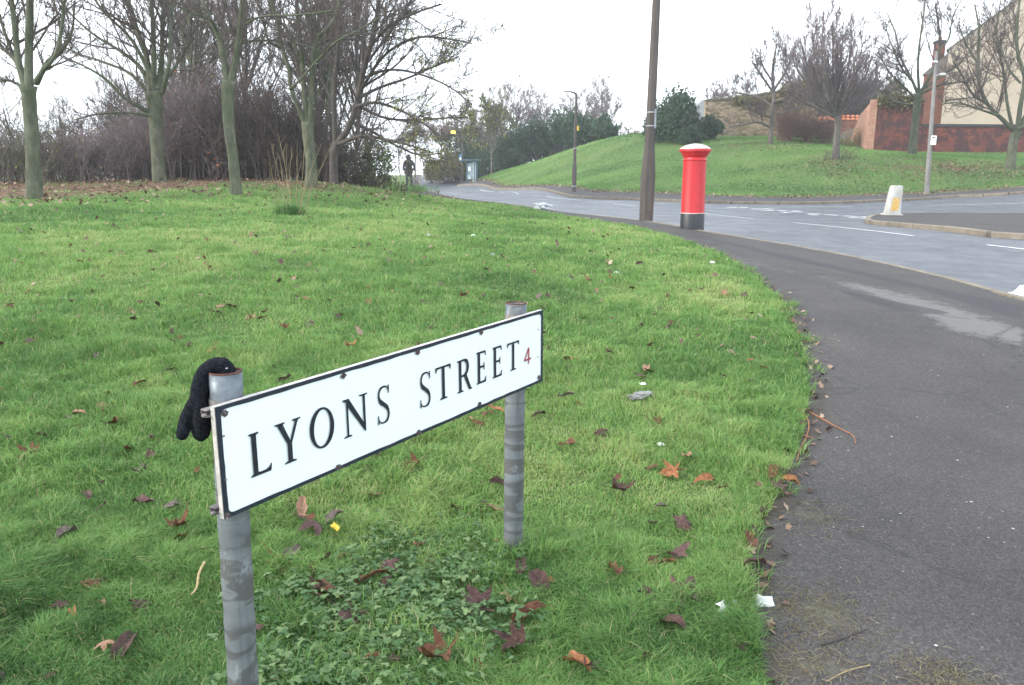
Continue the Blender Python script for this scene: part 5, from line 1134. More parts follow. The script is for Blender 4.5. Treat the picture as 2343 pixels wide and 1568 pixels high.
# rubble stone wall
ys_ = 60.0; xa, xb = X(1612, ys_), X(1866, ys_); p = np.array([xa, ys_, g1(xa, ys_)]); t = thing('stone_wall', 'high tan rubble stone wall at the top of the grass hill', 'stone wall', p)
n = NT('rubble_stone', .95, .2); v = n.vor(3.6, 'F1', 'Color', mp=(1, 1, 1.8)); vd = n.vor(3.6, 'DISTANCE_TO_EDGE', 'Distance', mp=(1, 1, 1.8))
c = n.ramp(v, [(.1, (.13, .10, .068)), (.45, (.23, .18, .12)), (.8, (.37, .29, .20)), (1., (.30, .18, .12))]); c = n.mix(n.ramp(vd, [(0., .6), (.05, 0.)]), c, (.10, .085, .06)); c = n.mix(n.ramp(n.noise(.7, 6, .7), [(.45, 0.), (.62, .5)]), c, (.16, .13, .075)); n.color(c); n.bump(vd, .9, .08); M_stone = n.m
pts = [(xa, g1(xa, ys_)-.8), (xb, g1(xb, ys_)-.8)]+[(X(q, ys_), zat(q, y_, ys_)) for q, y_ in ((1864, 184), (1840, 190), (1806, 201), (1770, 213), (1706, 226), (1650, 231), (1612, 233))]
mb = MB(); mb.prism(pts, (0, ys_, 0), (1, 0, 0), (0, 0, 1), (0, 1, 0), .6); mb.build('wall_face', M_stone, t)
mb = MB(); top = curve([(a, z) for a, z in pts[2:]], n=60)
for i in range(59): mb.box(((top[i, 0]+top[i+1, 0])/2, ys_+.3, min(top[i, 1], top[i+1, 1])+.004), (abs(top[i, 0]-top[i+1, 0])*.98, .7, .16+.12*rng.random()), 0, .03)
mb.build('coping', simple('mossy_coping', (.13, .12, .08), (.07, .07, .05), 6, .95, .5), t)
# gable ended house
yh = 60.0; xl = X(2150, yh); ap = X(2360, yh); zf = g1(xl, yh)-1.5; p = np.array([xl, yh, g1(xl, yh)]); t = thing('gable_house', 'house with a tall blank cream rendered gable wall behind the brick wall', 'house', p)
n = NT('cream_render', .9, .2); c = n.ramp(n.noise(.6, 6, .65, mp=(1, 1, .5)), [(.3, (.43, .355, .275)), (.7, (.52, .435, .34))]); c = n.mix(n.ramp(n.noise(3, 7, .8), [(.6, 0.), (.75, .3)]), c, (.27, .23, .19)); n.color(c); n.bump(n.noise(8, 6), .3, .02); M_rend = n.m
eave = zat(2150, 112, yh); sl_ = (zat(2306, 0, yh)-zat(2154, 110, yh))/(X(2306, yh, 0)-X(2154, yh, 110)); za = eave+sl_*(ap-xl); xr = 2*ap-xl
mb = MB(); mb.prism([(xl, zf), (xr, zf), (xr, eave), (ap, za), (xl, eave)], (0, yh, 0), (1, 0, 0), (0, 0, 1), (.62, 1, 0), 12.); mb.build('gable_wall', M_rend, t)
M_slate = simple('roof_slate', (.20, .185, .175), (.13, .12, .115), 4, .8, .4)
for sgn, xe in ((-1, xl-.25), (1, xr+.25)):
    zE = eave-sl_*.25; nr = np.array([-sl_*sgn*-1, 1.]); mb = MB(); mb.prism([(xe, zE+.02), (ap, za+.02+sl_*0), (ap, za+.14), (xe, zE+.12)] if sgn < 0 else [(ap, za+.02), (xe, zE+.02), (xe, zE+.12), (ap, za+.14)], (0, yh-.12, 0), (1, 0, 0), (0, 0, 1), (.62, 1, 0), 12.3); mb.build('roof_slope', M_slate, t)
for y_ in (233,):
    mb = MB(); mb.prism([(X(2154, yh), zat(2154, 232, yh)), (X(2154, yh), zat(2154, 229.5, yh)), (X(2240, yh), zat(2240, 219, yh)), (X(2240, yh), zat(2240, 221, yh))], (0, yh-.03, 0), (1, 0, 0), (0, 0, 1), (0, 1, 0), .035); mb.build('cable', M_cope, t)
# brick wing and chimney left of the gable
y2 = 61.0; xa, xb = X(2100, y2), X(2149.4, y2); mb = MB(); mb.prism([(xa, zf), (xb, zf), (xb, zat(2150, 168, y2)), (xa, zat(2108, 172, y2))], (0, y2, 0), (1, 0, 0), (0, 0, 1), (.6, 1, 0), 8.); mb.build('brick_wing', M_bricko, t)
mb = MB(); mb.prism([(xa-.2, zat(2108, 172, y2)+.01), (xb-.02, zat(2150, 168, y2)+.01), (xb-.02, zat(2148, 120, y2)), (X(2128, y2), zat(2128, 140, y2))], (0, y2-.1, 0), (1, 0, 0), (0, 0, 1), (.6, 1, 0), 8.); mb.build('wing_roof', M_slate, t)
mb = MB(); cx_ = X(2139, y2-.3); mb.box((cx_, y2+.4, zat(2140, 165, y2)), (16*y2/FPX, .7, (165-98)*y2/FPX), 0, .01); ch_ = mb.build('chimney', M_brick, t)
mb = MB(); mb.box((cx_, y2+.4, zat(2140, 98, y2)+.01), (20*y2/FPX, .85, .14), 0, .02); mb.build('chimney_cap', M_cope, ch_)
mb = MB(); mb.lathe([(.13, 0), (.15, .02), (.12, .3)], (cx_, y2+.4, zat(2140, 98, y2)+.16), 12); mb.build('chimney_pot', M_tile, ch_)
# grey roof peeping over the stone wall at its left end
yr = 72.; mb = MB(); xr0 = X(1596, yr); mb.prism([(X(1592, yr), 3.), (X(1720, yr), 3.), (X(1720, yr), zat(1720, 232, yr)), (X(1700, yr), zat(1700, 224, yr)), (X(1606, yr), zat(1606, 228, yr)), (X(1592, yr), zat(1592, 240, yr))], (0, yr, 0), (1, 0, 0), (0, 0, 1), (0, 1, 0), 5.)
tag(mb.build('shed', simple('grey_sheet', (.32, .34, .37), (.24, .25, .27), 3, .7, .2), None, (xr0, yr, 4.)), 'low grey roofed outbuilding just showing over the left end of the stone wall', 'outbuilding')
# ------------------------------------------------------------------ trees
n = NT('green_grey_bark', .9, .2); c = n.ramp(n.noise(7, 7, .75, mp=(1, 1, .35)), [(.3, (.045, .048, .037)), (.5, (.11, .118, .085)), (.72, (.20, .20, .155))]); c = n.mix(n.ramp(n.noise(1.1, 5, .7), [(.4, 0.), (.65, .55)]), c, (.058, .085, .034)); n.color(c); n.bump(n.noise(22, 6, .7, mp=(1, 1, .4)), .9, .03); M_bark = n.m
M_bark2 = simple('dark_bark', (.11, .095, .085), (.055, .05, .046), 9, .95, .6, .03, mp=(1, 1, .4))
M_bark3 = simple('grey_bark', (.15, .135, .12), (.075, .065, .058), 9, .95, .5, .02, mp=(1, 1, .4))
M_twigs = simple('brown_twigs', (.13, .106, .098), (.075, .06, .055), 6, .95, .0)
M_twigs2 = simple('purple_twigs', (.22, .18, .18), (.13, .105, .108), 6, .95, .0)
M_twigg = simple('grey_green_twigs', (.14, .13, .10), (.085, .08, .06), 6, .95, .0)
def unit(v): return v/(np.linalg.norm(v, axis=-1, keepdims=True)+1e-9)
def grow(P, R, m, length, spread=.8, up=.25, n=6, rnd=None, t0=.2, rf=.55, rmin=.004, wob=.12, lv=.35, droop=0.0):
    """m children on each parent polyline"""
    r = rnd; B, k, _ = P.shape; t = r.uniform(t0, .98, (B, m)); s = t*(k-1); i = np.clip(s.astype(int), 0, k-2); f = (s-i)[..., None]; b = np.arange(B)[:, None]
    S = P[b, i]*(1-f)+P[b, i+1]*f; D = unit(P[b, i+1]-P[b, i]); rs = (R[b, i]*(1-f[..., 0])+R[b, i+1]*f[..., 0])
    PL = np.linalg.norm(np.diff(P, axis=1), axis=2).sum(1)[:, None]
    q = r.normal(size=D.shape); q = unit(q-D*(q*D).sum(-1, keepdims=True)); a = spread*(.65+.7*r.random((B, m)))[..., None]
    d = unit(D*np.cos(a)+q*np.sin(a)+np.array([0, 0, up])); L = length*PL*(1-lv*t)*(.6+.7*r.random((B, m))); C = [S]; st = (L/(n-1))[..., None]
    for j in range(n-1):
        d = unit(d+wob*r.normal(size=d.shape)+np.array([0, 0, up*.16-droop*.1*j])); C.append(C[-1]+d*st)
    C = np.stack(C, 2).reshape(B*m, n, 3); r0 = np.minimum(rs*rf, L*.016+.003).clip(rmin); RR_ = r0[..., None]*np.linspace(1, .3, n); return C, np.maximum(RR_.reshape(B*m, n), rmin*.7)
def resample(P, R, n=10):
    c_ = curve(np.column_stack([P, R]), n=n); return c_[:, :3], c_[:, 3]
def wobble(P, a, rnd):
    Q = P.copy(); Q[1:-1] += rnd.normal(0, a, Q[1:-1].shape); return Q
def leaves_on(mb, P, n_, size, rnd, aspect=.35, droop=.6, tone=None):
    B, k, _ = P.shape; i = rnd.integers(0, B, n_); j = rnd.integers(1, k, n_); c_ = P[i, j]+rnd.normal(0, size*.4, (n_, 3)); d = unit(rnd.normal(size=(n_, 3))-np.array([0, 0, droop*2])); s_ = unit(np.cross(d, rnd.normal(size=(n_, 3))))
    L_ = size*(.6+.8*rnd.random(n_))[:, None]; V = np.stack([c_, c_+d*L_*.5+s_*L_*aspect*.5, c_+d*L_, c_+d*L_*.5-s_*L_*aspect*.5], 1).reshape(-1, 3); mb.add(V, np.arange(n_*4).reshape(n_, 4), np.repeat(rnd.random(n_) if tone is None else tone, 4))
M_yleaf = leafmat('yellow_green_leaf', [(0., (.13, .17, .05)), (.5, (.23, .26, .08)), (1., (.36, .34, .12))]); M_dleaf = leafmat('evergreen_leaf', [(0., (.02, .045, .028)), (.5, (.04, .085, .045)), (1., (.085, .14, .07))], trans=.15)
M_sleaf = leafmat('shrub_leaf', [(0., (.06, .09, .035)), (.6, (.12, .17, .06)), (1., (.25, .27, .1))]); M_rleaf = leafmat('clinging_dead_leaf', [(0., (.14, .05, .025)), (.6, (.3, .11, .05)), (1., (.42, .2, .1))]); M_ivy = leafmat('olive_leaf', [(0., (.07, .07, .03)), (.5, (.13, .125, .05)), (1., (.22, .18, .07))], trans=.2)
def tree(name, label, px, py, trunk, limbs, seed, bark, twigm, group=None, Y=None, lev=((9, .55), (6, .5), (4, .5)), rmin=.006, extra=None, spread=.75, up=.22, cat='tree', rw=1.0, lw=1.0, flare=1.35):
    """trunk [(px,py,half width px)...] from the ground up; limbs [[(px,py,half width px, dY)...]...] on the photo's scale at the trunk's distance"""
    rnd = np.random.default_rng(seed); p = G(px, py) if Y is None else U(px, py, Y); Y = p[1]; p[2] = g1(p[0], p[1]); s_ = Y/FPX; t = thing(name, label, cat, p, group)
    P = np.array([U(a, b, Y) for a, b, w_ in trunk]); R = np.array([w_*s_ for _, _, w_ in trunk])*rw; P[0] = p; P = np.vstack([p-np.array([0, 0, .12]), P]); R = np.concatenate([[R[0]*flare], R]); R[1] *= flare**.4
    c_, r_ = resample(P, R, 26); r_ = r_*(1+.035*np.sin(np.arange(26)*1.9+seed)); mb = MB(); mb.tubes(c_, r_, 14, cap=True, val=.5); main = []
    LP, LR = [], []
    for lb in limbs:
        Pl = np.array([U(a, b, Y+dy) for a, b, w_, dy in lb]); Rl = np.array([max(w_*s_*lw, .008) for _, _, w_, _ in lb])*rw; a_, b_ = resample(Pl, Rl, 14); a_[1:] += np.cumsum(rnd.normal(0, .018*s_*40/14, a_[1:].shape), 0)*.5; LP.append(a_); LR.append(b_)
    LP = np.array(LP); LR = np.array(LR); mb.tubes(LP, LR, 9); mb.build('trunk', bark, t, smooth=True)
    cr_ = MB(); A_, B_ = LP, LR; allp = []
    for (m_, lf) in lev:
        A_, B_ = grow(A_, B_, m_, lf, spread, up, 7 if m_ > 6 else 5, rnd, .15, .55, rmin); cr_.tubes(A_, B_, 4 if A_.shape[1] > 5 else 3); allp.append(A_)
    cr_.build('crown', twigm, t)
    if extra: extra(t, allp, rnd)
    return t
def ex_leaves(m, n_, size, level=-1, **kw):
    def f(t, allp, rnd): mb = MB(); leaves_on(mb, allp[level], n_, size, rnd, **kw); mb.build('leaves', m, t, attr='tone')
    return f
gL = 'bare trees on the left bank'
tree('bare_tree', 'leftmost bare tree with pollard knob where its limbs fork', 80, 458, [(80,458,17),(76,380,15.5),(72,300,14.5),(66,220,15),(64,198,19)],
 [[(60,200,12,0),(42,140,9,.1),(34,60,8,.2),(20,-40,6,.3),(0,-160,4,.4)], [(66,198,13,0),(66,120,11,.0),(68,40,10.5,-.1),(70,-60,8,-.3),(78,-200,5,-.4)], [(82,190,9,0),(100,160,6.5,-.2),(128,125,5.5,-.3),(140,70,5,-.3),(148,0,4,-.3),(155,-120,2.5,-.4)],
  [(84,192,8,0),(110,140,6,.3),(140,120,4.5,.4),(165,70,3.5,.5),(170,10,3,.5)], [(56,185,7,.2),(35,140,5,.4),(5,110,4,.5),(-40,60,3,.7)], [(54,200,5,.1),(20,185,3.5,.2),(-20,190,2.5,.3)], [(52,175,6,.1),(20,100,4.5,.3),(0,40,4,.4),(-30,-60,2.5,.5)]], 11, M_bark, M_twigs, lw=.76, group=gL, lev=((11,.5),(6,.5),(4,.5)), rmin=.006)
tree('bare_tree', 'bare tree second from the left whose low limb sweeps out leftward', 366, 417, [(366,417,14.5),(360,350,13.5),(357,290,14),(356,250,16),(350,210,18)],
 [[(348,262,9,0),(320,245,6,-.2),(285,225,4.5,-.4),(240,180,3.5,-.6),(190,150,2.5,-.8),(150,135,2,-1)], [(345,215,8,0),(325,160,6,.1),(280,120,4.5,.1),(215,80,3.5,.2),(160,30,2.5,.2),(120,-20,2,.3)], [(346,205,10,0),(335,130,7.5,0),(310,60,7,.1),(290,-10,6,.2),(270,-120,4,.4)],
  [(352,205,10,0),(352,150,7,-.1),(350,60,6.5,-.2),(345,-20,5,-.2),(345,-150,3,-.3)], [(362,205,10,0),(370,140,7,.1),(372,60,6.5,.1),(376,-20,6,.2),(378,-150,3.5,.3)], [(370,215,8,0),(385,160,6,-.2),(390,90,5.5,-.2),(392,10,4.5,-.3),(400,-120,3,-.4)], [(345,225,6,.2),(300,170,4.5,.4),(230,140,3.5,.6),(170,120,2.5,.8),(120,90,2,1)],
  [(350,180,6,-.2),(300,90,4.5,-.4),(240,30,3.5,-.6),(190,-40,2.5,-.8)], [(375,190,5,.2),(410,140,3.5,.4),(440,80,2.5,.6),(450,10,2,.8)], [(340,265,5,-.2),(290,258,3.5,-.6),(220,262,2.6,-1),(170,275,1.8,-1.2)]], 12, M_bark, M_twigs, lw=.76, group=gL, lev=((11,.48),(6,.5),(4,.5)), rmin=.0065)
tree('bare_tree', 'green barked bare tree in the left middle forking in a wide Y', 541, 447, [(541,447,12.5),(534,370,11.5),(524,290,12),(521,220,13),(524,185,15)],
 [[(520,190,9,0),(510,130,8,0),(497,75,7.5,0),(475,35,7.5,0),(455,-20,7,.1),(420,-120,5,.2)], [(528,186,10,0),(540,130,9.5,0),(550,70,9,0),(556,0,9,-.1),(565,-120,6,-.2)], [(497,72,4,0),(480,45,3,-.4),(440,30,2.5,-.7),(395,10,2,-.9)], [(553,60,4,0),(600,38,3.2,-.3),(680,35,2.6,-.7),(760,25,2,-1.)], [(510,120,3,.2),(540,90,2.5,.4),(560,40,2,.6)],
  [(500,60,4,.1),(515,20,3.5,.3),(510,-60,2.6,.5)], [(548,100,3.5,.2),(600,92,2.8,.6),(680,100,2.2,1),(740,120,1.6,1.2)]], 13, M_bark, M_twigs, lw=.76, group=gL, lev=((10,.42),(6,.5),(4,.5)), rmin=.006)
tree('bare_tree', 'bare tree right of the sapling with many crooked limbs', 713, 428, [(713,428,13.5),(712,370,12),(706,320,12.5),(704,280,14)],
 [[(698,285,8,0),(680,240,6,-.1),(665,205,5.5,-.2),(662,160,6,-.2),(645,110,6,-.2),(635,50,5.5,-.3),(610,-30,5,-.4),(590,-140,3,-.5)], [(702,280,9,0),(695,200,7,.1),(690,120,6.5,.1),(680,30,6,.2),(675,-80,4,.3)], [(710,280,10,0),(712,200,8,0),(715,130,7,-.1),(730,80,6,-.1),(765,50,5.5,-.2),(780,-20,5,-.2),(800,-140,3,-.3)],
  [(663,205,4.5,-.2),(690,180,3.5,-.5),(725,140,3.5,-.7),(770,95,3,-.9),(820,70,2.5,-1),(900,20,2,-1.2)], [(712,150,5,.1),(740,90,4.5,.3),(760,30,4,.5),(770,-60,3,.6)], [(690,150,4.5,.1),(665,80,4,.3),(625,30,3.5,.4),(600,-40,2.5,.5)], [(640,110,4,-.2),(612,90,3,-.5),(600,30,2.5,-.6),(575,-30,2,-.7)], [(725,100,4,.2),(800,80,3,.5),(880,60,2.2,.9),(960,20,1.6,1.2)]], 14, M_bark, M_twigs, lw=.76, group=gL, lev=((11,.45),(6,.5),(4,.5)), rmin=.0065)
def drop_leaves(t, allp, rnd):
    A_ = allp[1]; pxx, pyy = proj(A_.reshape(-1, 3)); mnx = pxx.reshape(A_.shape[:2]).mean(1); mny = pyy.reshape(A_.shape[:2]).mean(1); sel = A_[(mnx > 870) & (mny > 60)]
    if len(sel): mb = MB(); leaves_on(mb, sel, 1900, .115, rnd, .22, .9); mb.build('leaves', M_yleaf, t, attr='tone')
tree('bare_tree', 'dark leaning bare tree whose long limbs arch out over the road', 764, 422, [(764,422,9.5),(763,370,9),(765,345,9.5),(775,325,9)],
 [[(768,335,7,0),(765,270,6,.1),(765,200,6,.1),(772,130,5,.2),(775,50,4.5,.2),(778,-60,3,.3)], [(775,325,8,0),(800,290,7,-.1),(818,230,6.5,-.2),(832,160,6,-.3),(850,100,5.5,-.3),(862,40,5,-.4),(868,-30,4,-.4),(872,-120,2.5,-.5)],
  [(822,215,4,-.2),(860,150,3.2,-.6),(900,110,2.8,-.9),(960,85,2.4,-1.2),(1030,90,1.8,-1.5),(1080,100,1.3,-1.7)], [(820,225,4,.2),(870,200,3.2,.6),(930,180,2.6,1),(1000,150,2,1.4),(1050,130,1.5,1.6)], [(812,245,4,-.3),(860,235,3.2,-.8),(920,255,2.6,-1.3),(980,290,2,-1.7),(1030,330,1.5,-2)],
  [(815,240,3.6,.3),(880,270,3,.8),(950,275,2.4,1.2),(1020,270,1.8,1.6),(1070,270,1.3,1.9)], [(845,110,3.6,-.3),(890,60,3,-.7),(950,30,2.4,-1.1),(1010,10,1.8,-1.4)], [(805,280,4,.2),(850,300,3.2,.7),(900,330,2.6,1.2),(960,355,2,1.7),(1010,350,1.5,2)], [(835,150,3.5,.2),(880,90,3,.6),(930,20,2.4,1),(960,-60,1.8,1.3)],
  [(775,330,4.5,-.3),(830,310,3.4,-.9),(880,320,2.8,-1.4),(930,330,2.2,-1.8),(990,350,1.6,-2.2)], [(828,180,3,-.2),(890,160,2.6,-.6),(960,170,2.2,-1),(1030,200,1.6,-1.4),(1080,240,1.2,-1.7)]], 15, M_bark2, M_twigs, gL, lev=((12,.40),(7,.5),(5,.5)), rmin=.0065, up=.10, spread=.65, extra=drop_leaves)
# right hand trees on the hill
gR = 'bare trees on the grass hill'
tree('bare_tree', 'small bare tree before the tan stone wall with one low limb', 1762, 330, [(1762,330,5.5),(1765,290,4.8),(1768,250,4.5),(1772,215,4.2)],
 [[(1764,292,3,0),(1735,280,2.4,-.3),(1700,285,2,-.5),(1668,292,1.5,-.8)], [(1768,245,2.6,.2),(1740,225,2.2,.6),(1700,215,1.8,1),(1672,212,1.3,1.3)], [(1770,220,4,0),(1768,170,3.2,0),(1772,130,2.4,0),(1778,100,1.5,0)], [(1771,215,2.8,0),(1740,170,2.2,-.3),(1720,140,1.6,-.5)], [(1772,205,3,0),(1800,160,2.4,.3),(1812,125,1.6,.5)], [(1769,235,2.8,-.2),(1800,222,2.3,-.5),(1830,200,1.6,-.8)], [(1766,262,2.4,.2),(1800,258,2,.6),(1840,240,1.4,1)],
  [(1769,190,2.4,.4),(1745,150,1.8,.8),(1738,120,1.3,1.)], [(1767,268,2.2,-.3),(1738,262,1.8,-.7),(1712,248,1.3,-1.)]], 21, M_bark3, M_twigs, gR, lev=((10,.5),(6,.5),(5,.5)), rmin=.013, up=.3)
fan = []
for i, (ex, ey, dy) in enumerate([(1790,150,0),(1805,110,.8),(1830,85,-.8),(1855,60,.5),(1880,62,-.5),(1905,48,.2),(1930,50,-.9),(1950,75,.9),(1975,95,-.3),(1995,130,.5),(2010,165,-.6),(1800,200,-1),(2000,200,1.1),(1840,120,1.4),(1960,120,-1.4),(1915,90,1.5),(1880,110,-1.6)]):
    sx = 1912+(i % 5-2)*2; fan.append([(sx, 268, 3.6, 0), (sx+(ex-sx)*.42, 268+(ey-268)*.33, 2.5, dy*.5), (sx+(ex-sx)*.8, 268+(ey-268)*.66, 1.7, dy), (ex, ey, .8, dy*1.1)])
tree('bare_tree', 'dense vase shaped bare tree with pale straight trunk on the hill', 1912, 363, [(1912,363,8),(1914,320,7),(1917,290,7),(1916,266,8)], fan, 22, M_bark3, M_twigs2, gR, lev=((13,.42),(7,.5),(5,.5)), rmin=.013, up=.25, spread=.55)
tree('bare_tree', 'open bare tree in front of the chimney beside the pale pole', 2087, 353, [(2087,353,9),(2092,300,8.5),(2098,240,7.5),(2103,215,8)],
 [[(2100,220,6,0),(2120,190,5,0),(2140,150,4.5,-.2),(2150,110,3.8,-.3),(2148,60,3,-.4),(2140,10,2,-.5)], [(2100,215,5,0),(2085,180,4,.3),(2060,130,3.2,.5),(2050,80,2.4,.7),(2030,30,1.6,.9)], [(2103,210,4.5,0),(2100,150,3.6,-.4),(2105,90,2.8,-.6),(2115,20,2,-.8),(2120,-40,1.3,-.9)], [(2112,205,4,.2),(2160,170,3.2,.6),(2200,140,2.4,.9),(2230,105,1.6,1.2)], [(2108,215,4,-.3),(2150,195,3,-.8),(2210,185,2.2,-1.2),(2250,160,1.4,-1.6)],
  [(2096,228,4,0),(2070,200,3,-.6),(2035,165,2.2,-1),(2010,120,1.5,-1.3)], [(2148,115,3.4,0),(2170,90,2.6,.3),(2180,40,2,.5),(2200,0,1.4,.7)], [(2090,190,3.2,-.3),(2060,150,2.4,-.7),(2035,90,1.8,-1),(2025,50,1.2,-1.2)], [(2096,240,3,.4),(2060,235,2.2,1),(2020,215,1.5,1.5)]], 23, M_bark, M_twigs, gR, lev=((12,.42),(6,.5),(5,.5)), rmin=.0115, up=.25, lw=.72)
tree('bare_tree', 'large bare tree at the right edge before the cream gable', 2312, 388, [(2312,388,10),(2316,340,9.5),(2325,300,10.5)],
 [[(2322,302,8,0),(2290,270,6,-.2),(2260,240,5.5,-.3),(2240,190,5,-.4),(2238,130,4,-.4),(2240,70,3,-.5),(2230,10,2,-.5)], [(2328,300,8,0),(2335,240,6.5,0),(2345,180,6,0),(2330,130,5,-.2),(2326,70,4,-.3),(2335,-20,3,-.4)], [(2330,298,8,0),(2360,240,6.5,.2),(2400,150,5,.3),(2420,60,3.5,.4)], [(2262,240,4.5,0),(2225,215,3.4,-.5),(2200,170,2.6,-.9),(2180,140,1.8,-1.2)],
  [(2318,300,5,.3),(2305,240,4.4,.6),(2295,160,3.5,.9),(2280,80,2.5,1.2),(2290,0,1.6,1.4)], [(2335,190,4,0),(2310,160,3.2,.4),(2290,110,2.4,.8),(2270,40,1.6,1)], [(2285,265,4,-.4),(2240,250,3,-.9),(2190,235,2.2,-1.3),(2150,240,1.5,-1.7)], [(2330,295,6,-.3),(2380,270,4.5,-.6),(2440,230,3,-1)], [(2240,150,3,-.3),(2210,100,2.2,-.6),(2195,60,1.5,-.8)]], 24, M_bark, M_twigs, gR, lev=((12,.42),(7,.5),(5,.5)), rmin=.0105, up=.25, lw=.72)

# generic far trees
def auto_tree(name, label, px, py, Y, H, sp, seed, bark, twigm, group=None, nl=11, fork=.28, lev=((8,.42),(6,.5),(4,.5)), rmin=.012, extra=None, lean=0., tw=.018, up=.25):
    x, _, _ = U(px, py, Y); z = g1(x, Y); rnd = np.random.default_rng(seed); s_ = Y/FPX
    bx, by = proj(np.array([x, Y, z])); fx = lambda dx, dz: (bx+dx/s_, by-dz/s_)
    tr_ = [(*fx(0, 0), H*tw/s_), (*fx(lean*H*.15, H*fork*.6), H*tw*.8/s_), (*fx(lean*H*.25, H*fork), H*tw*.75/s_), (*fx(lean*H*.5+rnd.normal(0, .02)*H, H*.62), H*tw*.4/s_)]
    lim = []
    for i in range(nl):
        h0 = H*(fork*.9+(.62-fork)*rnd.random()**.8); a = rnd.uniform(-1, 1); dpt = rnd.uniform(-1, 1)*math.sqrt(max(0, 1-a*a)); e_ = H*(.55+.45*rnd.random()) if abs(a) < .5 else H*(.4+.4*rnd.random()); c0 = lean*H*.25
        lim.append([(*fx(c0, h0), H*tw*.42/s_, 0), (*fx(c0+a*sp*.45, h0+(e_-h0)*.4), H*tw*.28/s_, dpt*sp*.5), (*fx(c0+a*sp*.8, h0+(e_-h0)*.75), H*tw*.18/s_, dpt*sp*.85), (*fx(c0+a*sp, e_), H*tw*.08/s_, dpt*sp)])
    lim.append([(*fx(0, H*.5), H*tw*.4/s_, 0), (*fx(.03*H, H*.75), H*tw*.25/s_, .1), (*fx(0, H), H*tw*.08/s_, 0)])
    t = tree(name, label, bx, by, tr_, lim, seed, bark, twigm, group, Y, lev, rmin, extra, .7, up); return t
gF = 'distant bare trees beyond the hill hedge'
k_ = lambda pix, Y: pix*Y/FPX
for px, py, Y, hp_, sp_, lb, ex in [(1125,392,72,195,56,'yellowing leafy tree on a slim pale trunk by the bus shelter','y'),(1340,300,90,122,64,'round bare tree rising above the hedge behind the hooked lamp',None),(1228,330,88,125,40,'thin bare sapling like tree over the middle of the hedge',None),
                                  (1180,370,80,188,56,'upright bare tree right of the yellowing one',None),(1150,395,82,150,60,'dense bare tree close behind the yellowing one',None),(1095,400,84,140,55,'dense bare tree behind the bus shelter',None),(1010,395,84,165,50,'rusty bare tree left of the distant lamp','r'),(950,405,98,165,45,'bare tree over the far end of the road','y2'),(1070,390,86,150,40,'tangled bare tree behind the amber lamp','y2'),(1385,300,96,116,50,'bare tree at the right end of the hedge',None),
                                  (1435,318,84,26,30,'low bare bush on the crest of the hill left of the lamp column',None),(1640,240,74,50,60,'bare bush showing over the left end of the stone wall',None),(1710,215,78,60,50,'bare twiggy tree behind the stone wall',None),(1858,180,76,78,50,'purplish bare tree behind the right end of the stone wall',None),(1990,230,72,110,60,'bare tree between the vase shaped tree and the chimney',None),(2060,250,70,70,40,'ivy dark bare tree behind the red brick corner','i')]:
    Hh = k_(hp_, Y)+(0 if py > 300 else 0); x_ = U(px, py, Y)[0]; zb_ = g1(x_, Y); Hh = (U(px, py-hp_, Y)[2]-zb_)
    ex_ = {'y': ex_leaves(M_yleaf, 1500, .26, 1), 'y2': ex_leaves(M_yleaf, 450, .22, 1), 'r': ex_leaves(M_rleaf, 900, .16, 2), 'i': ex_leaves(M_ivy, 1800, .2, 1, aspect=.8), None: None}[ex]
    auto_tree('bare_tree', lb, px, py, Y, Hh, k_(sp_, Y), 31+int(px), M_bark3 if ex == 'y' else M_bark2, M_twigs2 if ex in (None, 'r') else M_twigg, gF, nl=14 if Hh > 3 else 12, fork=.22 if Hh > 3 else .05, lev=((10,.45),(6,.5),(5,.5)), rmin=.017, extra=ex_, tw=.013)

